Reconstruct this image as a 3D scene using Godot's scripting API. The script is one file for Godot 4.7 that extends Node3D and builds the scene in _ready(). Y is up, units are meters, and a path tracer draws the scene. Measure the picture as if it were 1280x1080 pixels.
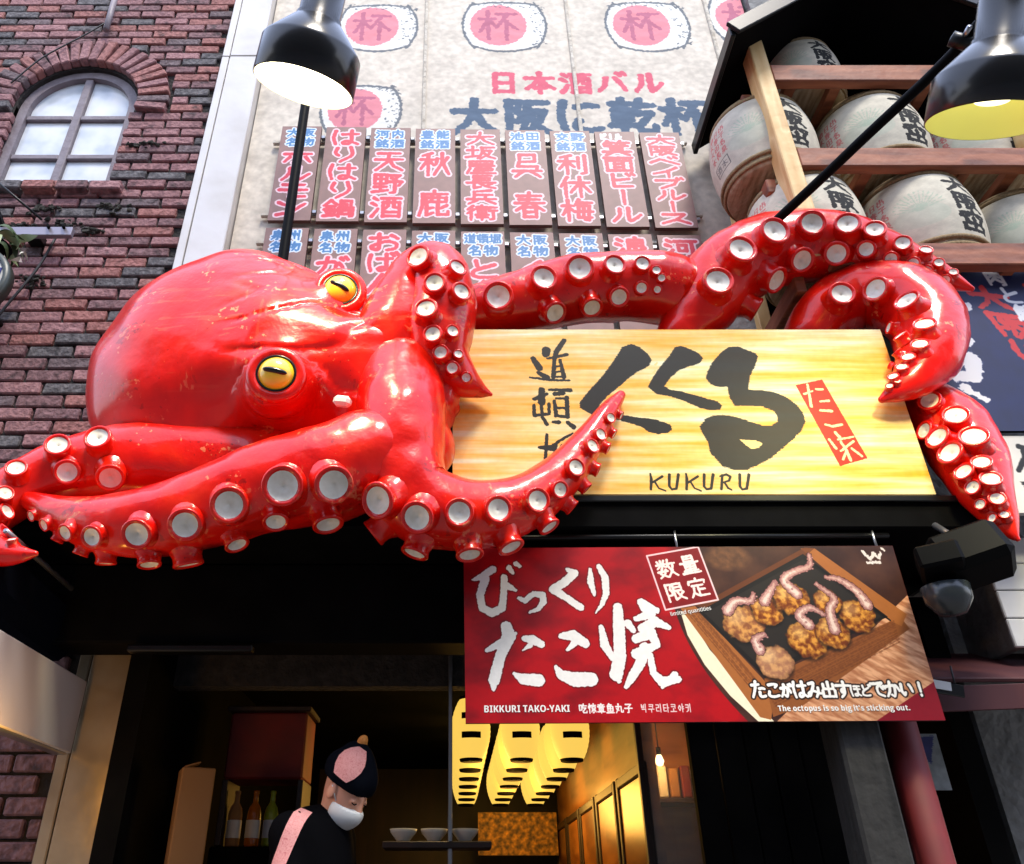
extends Node3D

# A shop front in a narrow shopping street: a giant red octopus over a yellow sign.
# Camera 1.45 m above the pavement, facades face +z. Units are metres.

var M := {}
var rng := RandomNumberGenerator.new()
var used := {}

func _ready() -> void:
	rng.seed = 20240611
	stage()
	materials()
	street()
	brick_house()
	bar_house()
	shop_building()
	neighbour()
	octopus()
	yellow_sign()
	takoyaki_banner()
	menu_boards()
	barrel_rack()
	lamps()
	shop_inside()
	worker()
	right_side()
	left_side()

func stage() -> void:
	var cam := Camera3D.new()
	cam.name = "camera"
	cam.position = Vector3(0, 1.45, 0)
	cam.rotation_degrees.x = 30.5
	cam.projection = Camera3D.PROJECTION_FRUSTUM
	cam.near = 0.1
	cam.far = 200.0
	cam.size = 0.108
	cam.frustum_offset = Vector2(0.0072, 0)
	add_child(cam)
	var sky_mat := ProceduralSkyMaterial.new()
	sky_mat.sky_top_color = Color(0.78, 0.84, 0.99)
	sky_mat.sky_horizon_color = Color(0.94, 0.95, 0.97)
	sky_mat.sky_curve = 0.2
	sky_mat.ground_bottom_color = Color(0.2, 0.19, 0.18)
	sky_mat.ground_horizon_color = Color(0.5, 0.5, 0.5)
	sky_mat.sun_angle_max = 5.0
	var sky := Sky.new()
	sky.sky_material = sky_mat
	var env := Environment.new()
	env.background_mode = Environment.BG_SKY
	env.sky = sky
	env.background_energy_multiplier = 1.0
	env.tonemap_mode = Environment.TONE_MAPPER_LINEAR
	env.tonemap_exposure = 2.8
	env.ambient_light_source = Environment.AMBIENT_SOURCE_SKY
	env.sdfgi_enabled = true
	env.ssao_enabled = true
	env.ssil_enabled = true
	var we := WorldEnvironment.new()
	we.name = "environment"
	we.environment = env
	add_child(we)
	var sun := DirectionalLight3D.new()
	sun.name = "sun"
	sun.light_energy = 0.45
	sun.light_color = Color(1.0, 0.97, 0.93)
	sun.light_angular_distance = 14.0
	sun.shadow_enabled = true
	sun.rotation_degrees = Vector3(-58, 20, 0)
	add_child(sun)

# ---------------------------------------------------------------- naming
func numbered(called: String) -> String:
	var n: int = used.get(called, 0)
	used[called] = n + 1
	return called if n == 0 else "%s_%03d" % [called, n]

func thing(called: String, label: String, category: String, at := Vector3.ZERO, group := "") -> Node3D:
	var o := Node3D.new()
	o.name = numbered(called)
	add_child(o)
	o.position = at
	tag(o, label, category, group)
	return o

func tag(o: Node3D, label: String, category: String, group := "") -> void:
	o.set_meta("label", label)
	o.set_meta("category", category)
	if group != "":
		o.set_meta("group", group)

func part(parent: Node3D, called: String, mesh: Mesh, mat: Material, at := Vector3.ZERO, turn := Vector3.ZERO) -> MeshInstance3D:
	var o := MeshInstance3D.new()
	o.name = called
	o.mesh = mesh
	if mat != null:
		o.material_override = mat
	parent.add_child(o, true)
	o.position = at
	o.rotation_degrees = turn
	return o

func single(called: String, mesh: Mesh, mat: Material, label: String, category: String, at := Vector3.ZERO, turn := Vector3.ZERO, group := "") -> MeshInstance3D:
	var o := part(self, numbered(called), mesh, mat, at, turn)
	tag(o, label, category, group)
	return o

func copy(src: Node3D, base: String, label: String, at: Vector3, turn_y := 0.0) -> Node3D:
	var c := src.duplicate() as Node3D
	c.name = numbered(base)
	add_child(c)
	c.position = at
	c.rotation_degrees.y = turn_y
	c.set_meta("label", label)
	return c

# ---------------------------------------------------------------- shapes
func vec(a: Array) -> Vector3:
	return Vector3(a[0], a[1], a[2])

var boxes := {}
func box(size: Vector3, bevel := 0.006) -> ArrayMesh:
	var key := "%s|%s" % [size, bevel]
	if boxes.has(key):
		return boxes[key]
	var st := SurfaceTool.new()
	st.begin(Mesh.PRIMITIVE_TRIANGLES)
	add_box(st, Vector3.ZERO, size, bevel)
	st.generate_normals()
	var m := st.commit()
	boxes[key] = m
	return m

# a box with chamfered edges, flat shaded, as 44 triangles
func add_box(st: SurfaceTool, c: Vector3, size: Vector3, bevel := 0.0, jitter := 0.0) -> void:
	var h := size * 0.5
	var b := minf(bevel, minf(h.x, minf(h.y, h.z)) * 0.6)
	st.set_smooth_group(-1)
	var v := {}
	for sx in [-1, 1]:
		for sy in [-1, 1]:
			for sz in [-1, 1]:
				var j := Vector3.ZERO
				if jitter > 0.0:
					j = Vector3(rng.randf_range(-jitter, jitter), rng.randf_range(-jitter, jitter), rng.randf_range(-jitter, jitter))
				var p := Vector3(sx * h.x, sy * h.y, sz * h.z)
				v[[sx, sy, sz, 0]] = c + j + p - Vector3(0, sy * b, sz * b)
				v[[sx, sy, sz, 1]] = c + j + p - Vector3(sx * b, 0, sz * b)
				v[[sx, sy, sz, 2]] = c + j + p - Vector3(sx * b, sy * b, 0)
	for s in [-1, 1]:
		quad_out(st, c, v[[s, -1, -1, 0]], v[[s, 1, -1, 0]], v[[s, 1, 1, 0]], v[[s, -1, 1, 0]])
		quad_out(st, c, v[[-1, s, -1, 1]], v[[1, s, -1, 1]], v[[1, s, 1, 1]], v[[-1, s, 1, 1]])
		quad_out(st, c, v[[-1, -1, s, 2]], v[[1, -1, s, 2]], v[[1, 1, s, 2]], v[[-1, 1, s, 2]])
	if b <= 0.0:
		return
	for a in [-1, 1]:
		for d in [-1, 1]:
			quad_out(st, c, v[[a, d, -1, 0]], v[[a, d, 1, 0]], v[[a, d, 1, 1]], v[[a, d, -1, 1]])
			quad_out(st, c, v[[a, -1, d, 0]], v[[a, 1, d, 0]], v[[a, 1, d, 2]], v[[a, -1, d, 2]])
			quad_out(st, c, v[[-1, a, d, 1]], v[[1, a, d, 1]], v[[1, a, d, 2]], v[[-1, a, d, 2]])
			for e in [-1, 1]:
				tri_out(st, c, v[[a, d, e, 0]], v[[a, d, e, 1]], v[[a, d, e, 2]])

func tri_out(st: SurfaceTool, c: Vector3, p: Vector3, q: Vector3, r: Vector3) -> void:
	# clockwise seen from outside
	if (q - p).cross(r - p).dot((p + q + r) / 3.0 - c) > 0.0:
		st.add_vertex(p); st.add_vertex(r); st.add_vertex(q)
	else:
		st.add_vertex(p); st.add_vertex(q); st.add_vertex(r)

func quad_out(st: SurfaceTool, c: Vector3, p: Vector3, q: Vector3, r: Vector3, s: Vector3) -> void:
	tri_out(st, c, p, q, r)
	tri_out(st, c, p, r, s)

# a surface over a grid of points [row][column], smooth normals, both uv axes 0..1
func sheet(rows: Array, closed := false, uv := true) -> ArrayMesh:
	var st := SurfaceTool.new()
	st.begin(Mesh.PRIMITIVE_TRIANGLES)
	add_sheet(st, rows, closed, uv)
	st.generate_normals()
	return st.commit()

func add_sheet(st: SurfaceTool, rows: Array, closed := false, uv := true) -> void:
	st.set_smooth_group(0)
	var nr := rows.size()
	var nc: int = rows[0].size()
	var last := nc if closed else nc - 1
	for i in nr - 1:
		for j in last:
			var j2 := (j + 1) % nc
			var q := [[i, j], [i, j2], [i + 1, j2], [i, j], [i + 1, j2], [i + 1, j]]
			for k in q:
				if uv:
					var u: float = float(k[1]) / (nc - 1)
					st.set_uv(Vector2(u, float(k[0]) / (nr - 1)))
				st.add_vertex(rows[k[0]][k[1]])

# revolve a profile of (radius, height) round y; the profile runs from bottom to top for outward faces
func lathe(profile: Array, sides := 32) -> ArrayMesh:
	var rows := []
	for p in profile:
		var ring := PackedVector3Array()
		for k in sides:
			var a := TAU * k / sides
			ring.append(Vector3(cos(a) * p[0], p[1], -sin(a) * p[0]))
		rows.append(ring)
	rows.reverse()
	return sheet(rows, true, false)

func tube(pts: Array, radii: Array, sides := 10) -> ArrayMesh:
	var st := SurfaceTool.new()
	st.begin(Mesh.PRIMITIVE_TRIANGLES)
	add_tube(st, pts, radii, sides)
	st.generate_normals()
	return st.commit()

func add_tube(st: SurfaceTool, pts: Array, radii: Array, sides := 10) -> void:
	var n := pts.size()
	var rows := []
	var side := Vector3.ZERO
	for i in n:
		var t: Vector3 = (pts[mini(i + 1, n - 1)] - pts[maxi(i - 1, 0)]).normalized()
		if i == 0:
			side = t.cross(Vector3(0, 0, 1) if absf(t.z) < 0.9 else Vector3(0, 1, 0)).normalized()
		else:
			side = (side - t * side.dot(t)).normalized()
		var up := side.cross(t)
		var r: float = radii[mini(i, radii.size() - 1)]
		var ring := PackedVector3Array()
		for k in sides:
			var a := TAU * k / sides
			ring.append(pts[i] + (side * cos(a) + up * sin(a)) * r)
		if i == 0:
			rows.append(same(pts[0], sides))
		rows.append(ring)
		if i == n - 1:
			rows.append(same(pts[n - 1], sides))
	add_sheet(st, rows, true, false)

func same(p: Vector3, n: int) -> PackedVector3Array:
	var a := PackedVector3Array()
	a.resize(n)
	a.fill(p)
	return a

func smooth_line(ctrl: Array, per := 8) -> Array:
	var out := []
	for i in ctrl.size() - 1:
		var a = ctrl[maxi(i - 1, 0)] if i > 0 else ctrl[0] * 2.0 - ctrl[1]
		var b = ctrl[i]
		var c = ctrl[i + 1]
		var d = ctrl[i + 2] if i + 2 < ctrl.size() else c * 2.0 - b
		for k in per:
			var u := float(k) / per
			out.append((b * 2.0 + (c - a) * u + (a * 2.0 - b * 5.0 + c * 4.0 - d) * u * u + (b * 3.0 - a - c * 3.0 + d) * u * u * u) * 0.5)
	out.append(ctrl[ctrl.size() - 1])
	return out

# a flat board: rim of material m, front face (towards +z) with its own material and uv 0..1
func board(size: Vector2, thick: float, rim: Material, face: Material) -> ArrayMesh:
	var h := Vector3(size.x * 0.5, size.y * 0.5, thick * 0.5)
	var st := SurfaceTool.new()
	st.begin(Mesh.PRIMITIVE_TRIANGLES)
	st.set_smooth_group(-1)
	var p := func(x, y, z): return Vector3(x * h.x, y * h.y, z * h.z)
	for s in [-1, 1]:
		quad_out(st, Vector3.ZERO, p.call(s, -1, -1), p.call(s, 1, -1), p.call(s, 1, 1), p.call(s, -1, 1))
		quad_out(st, Vector3.ZERO, p.call(-1, s, -1), p.call(1, s, -1), p.call(1, s, 1), p.call(-1, s, 1))
	quad_out(st, Vector3.ZERO, p.call(-1, -1, -1), p.call(1, -1, -1), p.call(1, 1, -1), p.call(-1, 1, -1))
	st.generate_normals()
	st.set_material(rim)
	var m := st.commit()
	var f := SurfaceTool.new()
	f.begin(Mesh.PRIMITIVE_TRIANGLES)
	for k in [[-1, 1], [1, 1], [1, -1], [-1, 1], [1, -1], [-1, -1]]:
		f.set_normal(Vector3(0, 0, 1))
		f.set_uv(Vector2((k[0] + 1) * 0.5, (1 - k[1]) * 0.5))
		f.add_vertex(p.call(k[0], k[1], 1))
	f.set_material(face)
	f.commit(m)
	return m

# naive surface nets of a distance field
func nets(lo: Vector3, hi: Vector3, cell: float, field: Callable) -> ArrayMesh:
	var n := Vector3i(((hi - lo) / cell).ceil()) + Vector3i.ONE
	var val := PackedFloat32Array()
	val.resize(n.x * n.y * n.z)
	var i := 0
	for z in n.z:
		for y in n.y:
			for x in n.x:
				val[i] = field.call(lo + Vector3(x, y, z) * cell)
				i += 1
	var index := {}
	var verts := PackedVector3Array()
	var sy := n.x
	var sz := n.x * n.y
	var corner := [0, 1, sy, sy + 1, sz, sz + 1, sz + sy, sz + sy + 1]
	var edges := [[0, 1], [2, 3], [4, 5], [6, 7], [0, 2], [1, 3], [4, 6], [5, 7], [0, 4], [1, 5], [2, 6], [3, 7]]
	for z in n.z - 1:
		for y in n.y - 1:
			var row := z * sz + y * sy
			for x in n.x - 1:
				var b := row + x
				var inside := 0
				for k in corner:
					if val[b + k] < 0.0:
						inside += 1
				if inside == 0 or inside == 8:
					continue
				var acc := Vector3.ZERO
				var cnt := 0
				for e in edges:
					var va := val[b + corner[e[0]]]
					var vb := val[b + corner[e[1]]]
					if (va < 0.0) != (vb < 0.0):
						var t := va / (va - vb)
						var pa := Vector3(e[0] & 1, (e[0] >> 1) & 1, e[0] >> 2)
						var pb := Vector3(e[1] & 1, (e[1] >> 1) & 1, e[1] >> 2)
						acc += pa.lerp(pb, t)
						cnt += 1
				index[b] = verts.size()
				verts.append(lo + (Vector3(x, y, z) + acc / cnt) * cell)
	var idx := PackedInt32Array()
	for b in index:
		var x: int = b % n.x
		var y: int = (b / sy) % n.y
		var z: int = b / sz
		if y > 0 and z > 0:
			quad_index(idx, index, val[b] < 0.0, val[b + 1] < 0.0, b, b - sy, b - sy - sz, b - sz)
		if x > 0 and z > 0:
			quad_index(idx, index, val[b] < 0.0, val[b + sy] < 0.0, b, b - sz, b - sz - 1, b - 1)
		if x > 0 and y > 0:
			quad_index(idx, index, val[b] < 0.0, val[b + sz] < 0.0, b, b - 1, b - 1 - sy, b - sy)
	var norms := PackedVector3Array()
	norms.resize(verts.size())
	for k in verts.size():
		var p := verts[k]
		var e := cell * 0.5
		norms[k] = Vector3(field.call(p + Vector3(e, 0, 0)) - field.call(p - Vector3(e, 0, 0)), field.call(p + Vector3(0, e, 0)) - field.call(p - Vector3(0, e, 0)), field.call(p + Vector3(0, 0, e)) - field.call(p - Vector3(0, 0, e))).normalized()
	var arrays := []
	arrays.resize(Mesh.ARRAY_MAX)
	arrays[Mesh.ARRAY_VERTEX] = verts
	arrays[Mesh.ARRAY_NORMAL] = norms
	arrays[Mesh.ARRAY_INDEX] = idx
	var m := ArrayMesh.new()
	m.add_surface_from_arrays(Mesh.PRIMITIVE_TRIANGLES, arrays)
	return m

func quad_index(idx: PackedInt32Array, index: Dictionary, ia: bool, ib: bool, a: int, b: int, c: int, d: int) -> void:
	if ia == ib or not (index.has(a) and index.has(b) and index.has(c) and index.has(d)):
		return
	if ia:
		idx.append_array([index[a], index[c], index[b], index[a], index[d], index[c]])
	else:
		idx.append_array([index[a], index[b], index[c], index[a], index[c], index[d]])

static func smin(a: float, b: float, k: float) -> float:
	var h := maxf(k - absf(a - b), 0.0) / k
	return minf(a, b) - h * h * k * 0.25

static func ball(p: Vector3, c: Vector3, r: Vector3) -> float:
	var q := (p - c) / r
	var k := q.length()
	return (k - 1.0) * minf(r.x, minf(r.y, r.z)) if k < 0.001 else k * (k - 1.0) / (q / r).length()

static func bone(p: Vector3, a: Vector3, b: Vector3, ra: float, rb: float) -> float:
	var ab := b - a
	var t := clampf((p - a).dot(ab) / ab.length_squared(), 0.0, 1.0)
	return (p - a - ab * t).length() - lerpf(ra, rb, t)

# ---------------------------------------------------------------- materials
func noise_image(size: int, freq: float, octaves := 4, seed_value := 1) -> Image:
	var n := FastNoiseLite.new()
	n.seed = seed_value
	n.frequency = freq
	n.noise_type = FastNoiseLite.TYPE_SIMPLEX_SMOOTH
	n.fractal_octaves = octaves
	return n.get_seamless_image(size, size)

var normal_cache := {}
func relief(size: int, freq: float, octaves: int, seed_value: int, depth: float) -> ImageTexture:
	var key := [size, freq, octaves, seed_value, depth]
	if not normal_cache.has(key):
		var im := noise_image(size, freq, octaves, seed_value)
		im.convert(Image.FORMAT_RGBA8)
		im.bump_map_to_normal_map(depth)
		normal_cache[key] = ImageTexture.create_from_image(im)
	return normal_cache[key]

# a texture that goes through a list of colours as noise goes from low to high
func tinted(size: int, freq: float, octaves: int, seed_value: int, ramp: Array, stretch := Vector2.ONE) -> ImageTexture:
	var n := FastNoiseLite.new()
	n.seed = seed_value
	n.frequency = freq
	n.noise_type = FastNoiseLite.TYPE_SIMPLEX_SMOOTH
	n.fractal_octaves = octaves
	var src := n.get_seamless_image(int(size / stretch.x), int(size / stretch.y))
	src.resize(size, size, Image.INTERPOLATE_CUBIC)
	var lut := []
	for i in 256:
		var f := i / 255.0 * (ramp.size() - 1)
		var k := mini(int(f), ramp.size() - 2)
		lut.append((ramp[k] as Color).lerp(ramp[k + 1], f - k))
	src.convert(Image.FORMAT_L8)
	var data := src.get_data()
	var out := PackedByteArray()
	out.resize(size * size * 3)
	for i in size * size:
		var c: Color = lut[data[i]]
		out[i * 3] = int(c.r * 255)
		out[i * 3 + 1] = int(c.g * 255)
		out[i * 3 + 2] = int(c.b * 255)
	var im := Image.create_from_data(size, size, false, Image.FORMAT_RGB8, out)
	im.generate_mipmaps()
	return ImageTexture.create_from_image(im)

# red paint with sparse, paler flecks and fine dark scratches in it
func flecked(size: int, ramp: Array) -> ImageTexture:
	var im := tinted(size, 0.008, 5, 11, ramp).get_image()
	im.clear_mipmaps()
	var fleck_noise := noise_image(size, 0.045, 4, 71)
	var zones := noise_image(size, 0.006, 2, 72)
	fleck_noise.convert(Image.FORMAT_L8)
	zones.convert(Image.FORMAT_L8)
	var a := fleck_noise.get_data()
	var b := zones.get_data()
	for y in size:
		for x in size:
			var i := y * size + x
			var k := a[i] + (b[i] - 128) * 0.8
			if k > 232.0:
				im.set_pixel(x, y, im.get_pixel(x, y).lerp(Color(0.93, 0.66, 0.45), clampf((k - 232.0) / 20.0, 0.0, 0.75)))
			elif a[i] + (128 - b[i]) * 0.8 < 22.0:
				im.set_pixel(x, y, im.get_pixel(x, y).lerp(Color(0.34, 0.01, 0.02), 0.5))
	im.generate_mipmaps()
	return ImageTexture.create_from_image(im)

func plain(c: Color, rough := 0.6, metal := 0.0) -> StandardMaterial3D:
	var m := StandardMaterial3D.new()
	m.albedo_color = c
	m.roughness = rough
	m.metallic = metal
	return m

func surfaced(tex: Texture2D, rough: float, scale: float, normal: Texture2D = null, strength := 0.5, nscale := 0.0) -> StandardMaterial3D:
	var m := StandardMaterial3D.new()
	m.albedo_texture = tex
	m.roughness = rough
	m.uv1_triplanar = true
	m.uv1_world_triplanar = true
	m.uv1_scale = Vector3.ONE * scale
	if normal != null:
		m.normal_enabled = true
		m.normal_texture = normal
		m.normal_scale = strength
	return m

func dull(tex: Texture2D, rough: float, scale: float) -> StandardMaterial3D:
	var m := surfaced(tex, rough, scale)
	m.metallic_specular = 0.12
	return m

func glow(c: Color, energy: float) -> StandardMaterial3D:
	var m := plain(c.darkened(0.5), 0.6)
	m.emission_enabled = true
	m.emission = c
	m.emission_energy_multiplier = energy
	return m

func materials() -> void:
	var grain := relief(256, 0.02, 5, 3, 6.0)
	var fine := relief(256, 0.06, 4, 5, 5.0)
	# painted fibreglass of the octopus
	var red := surfaced(flecked(512, [Color(0.72, 0.025, 0.018), Color(0.81, 0.05, 0.022), Color(0.87, 0.10, 0.028), Color(0.90, 0.18, 0.035)]), 0.30, 0.9, relief(512, 0.018, 5, 21, 5.0), 0.34)
	red.clearcoat_enabled = true
	red.metallic_specular = 0.35
	red.clearcoat = 0.5
	red.clearcoat_roughness = 0.12
	M.red = red
	M.sucker_white = surfaced(tinted(128, 0.03, 3, 12, [Color(0.84, 0.82, 0.75), Color(0.95, 0.94, 0.90)]), 0.45, 6.0)
	M.eye_yellow = plain(Color(0.95, 0.78, 0.03), 0.12)
	M.eye_yellow.clearcoat_enabled = true
	M.black_gloss = plain(Color(0.03, 0.03, 0.032), 0.22)
	M.black = dull(tinted(128, 0.03, 3, 13, [Color(0.03, 0.03, 0.034), Color(0.06, 0.06, 0.065)]), 0.7, 1.0)
	M.black_metal = plain(Color(0.06, 0.065, 0.07), 0.34, 0.5)
	M.shade_black = dull(tinted(128, 0.03, 3, 14, [Color(0.03, 0.03, 0.03), Color(0.06, 0.055, 0.05)]), 0.8, 1.0)  # near-black: deep interior shade put into the surface colour
	# bricks: five burnt tones
	M.bricks = []
	var tones := [[Color(0.45, 0.31, 0.32), Color(0.57, 0.41, 0.41)], [Color(0.37, 0.26, 0.27), Color(0.49, 0.36, 0.37)], [Color(0.49, 0.31, 0.29), Color(0.60, 0.40, 0.38)], [Color(0.33, 0.27, 0.28), Color(0.43, 0.37, 0.38)], [Color(0.27, 0.255, 0.265), Color(0.40, 0.385, 0.39)], [Color(0.50, 0.35, 0.36), Color(0.61, 0.45, 0.45)]]
	for i in tones.size():
		var t: Array = tones[i]
		M.bricks.append(surfaced(tinted(128, 0.035, 5, 40 + i, [t[0].darkened(0.45), t[0], t[1], t[0], t[1].darkened(0.12)]), 0.85, 1.6, fine, 0.7))
	M.mortar = surfaced(tinted(128, 0.05, 4, 50, [Color(0.10, 0.09, 0.09), Color(0.19, 0.175, 0.17)]), 0.95, 1.5, fine, 0.8)
	M.moss = surfaced(tinted(128, 0.05, 4, 51, [Color(0.10, 0.10, 0.08), Color(0.24, 0.23, 0.2)]), 0.95, 3.0, fine, 0.9)
	M.window_frame = surfaced(tinted(128, 0.03, 4, 52, [Color(0.42, 0.38, 0.40), Color(0.52, 0.49, 0.51)]), 0.55, 2.0, fine, 0.2)
	M.frosted = surfaced(tinted(128, 0.02, 4, 53, [Color(0.66, 0.70, 0.74), Color(0.80, 0.82, 0.84), Color(0.86, 0.86, 0.85)]), 0.08, 0.9)
	M.cream_metal = surfaced(tinted(256, 0.012, 4, 54, [Color(0.73, 0.71, 0.68), Color(0.77, 0.755, 0.735), Color(0.79, 0.78, 0.765)]), 0.38, 0.6, grain, 0.06)
	M.cream_metal.metallic = 0.15
	M.tan_metal = surfaced(tinted(256, 0.012, 4, 55, [Color(0.52, 0.46, 0.37), Color(0.64, 0.57, 0.47), Color(0.7, 0.64, 0.54)]), 0.3, 0.7, grain, 0.08)
	M.tan_metal.metallic = 0.45
	M.plaster = surfaced(tinted(256, 0.03, 5, 56, [Color(0.66, 0.62, 0.55), Color(0.74, 0.71, 0.65), Color(0.79, 0.77, 0.72)]), 0.9, 0.8, fine, 0.5)
	M.grey_wall = surfaced(tinted(256, 0.02, 5, 57, [Color(0.38, 0.38, 0.37), Color(0.5, 0.5, 0.49)]), 0.85, 0.8, fine, 0.4)
	M.board_brown = plain(Color(0.36, 0.25, 0.22), 0.6)
	M.pine = surfaced(tinted(256, 0.02, 4, 58, [Color(0.66, 0.48, 0.26), Color(0.82, 0.66, 0.42), Color(0.88, 0.76, 0.54), Color(0.74, 0.56, 0.33)], Vector2(1, 8)), 0.6, 1.0, grain, 0.2)
	M.cedar = surfaced(tinted(256, 0.02, 4, 59, [Color(0.34, 0.17, 0.10), Color(0.52, 0.29, 0.18), Color(0.62, 0.37, 0.24), Color(0.44, 0.23, 0.14)], Vector2(8, 1)), 0.6, 1.2, grain, 0.2)
	M.dark_wood = surfaced(tinted(256, 0.02, 4, 60, [Color(0.10, 0.06, 0.045), Color(0.2, 0.12, 0.08)], Vector2(1, 8)), 0.5, 1.2)
	M.amber_wood = surfaced(tinted(256, 0.02, 4, 61, [Color(0.42, 0.24, 0.10), Color(0.58, 0.36, 0.16), Color(0.66, 0.44, 0.22)], Vector2(8, 1)), 0.28, 1.2)
	M.grey_timber = surfaced(tinted(256, 0.03, 5, 62, [Color(0.08, 0.08, 0.08), Color(0.17, 0.165, 0.16), Color(0.12, 0.12, 0.115)], Vector2(1, 8)), 0.85, 1.5, grain, 0.4)
	M.straw = surfaced(tinted(256, 0.04, 4, 63, [Color(0.50, 0.42, 0.30), Color(0.68, 0.62, 0.50), Color(0.76, 0.72, 0.62)], Vector2(1, 10)), 0.95, 2.2, fine, 0.6)
	M.rope = surfaced(tinted(128, 0.06, 3, 64, [Color(0.46, 0.38, 0.26), Color(0.64, 0.56, 0.42)]), 0.95, 8.0, fine, 0.9)
	M.steel = plain(Color(0.62, 0.63, 0.65), 0.3, 0.9)
	M.red_paint = surfaced(tinted(128, 0.03, 4, 65, [Color(0.34, 0.04, 0.05), Color(0.46, 0.06, 0.06)]), 0.65, 1.2)
	M.maroon = plain(Color(0.24, 0.03, 0.06), 0.7)
	M.white_panel = surfaced(tinted(128, 0.02, 4, 66, [Color(0.72, 0.72, 0.71), Color(0.82, 0.82, 0.81)]), 0.5, 1.0)
	M.navy = plain(Color(0.05, 0.06, 0.09), 0.9)
	M.navy.metallic_specular = 0.1
	M.shirt = plain(Color(0.035, 0.035, 0.045), 0.9)
	M.shirt.metallic_specular = 0.1
	M.lamp_black = plain(Color(0.03, 0.031, 0.035), 0.5)
	M.lamp_black.metallic_specular = 0.15
	M.skin = plain(Color(0.78, 0.56, 0.46), 0.5)
	M.skin.subsurf_scatter_enabled = true
	M.skin.subsurf_scatter_strength = 0.15
	M.mask_white = plain(Color(0.82, 0.83, 0.83), 0.85)
	M.paper_brown = plain(Color(0.55, 0.40, 0.24), 0.9)
	M.asphalt = surfaced(tinted(256, 0.06, 5, 67, [Color(0.38, 0.37, 0.36), Color(0.52, 0.51, 0.49)]), 0.9, 0.7, fine, 0.6)
	M.leaf = plain(Color(0.20, 0.28, 0.12), 0.6)
	M.leaf_pale = plain(Color(0.55, 0.60, 0.44), 0.6)
	M.wire = plain(Color(0.07, 0.07, 0.07), 0.6)

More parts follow.
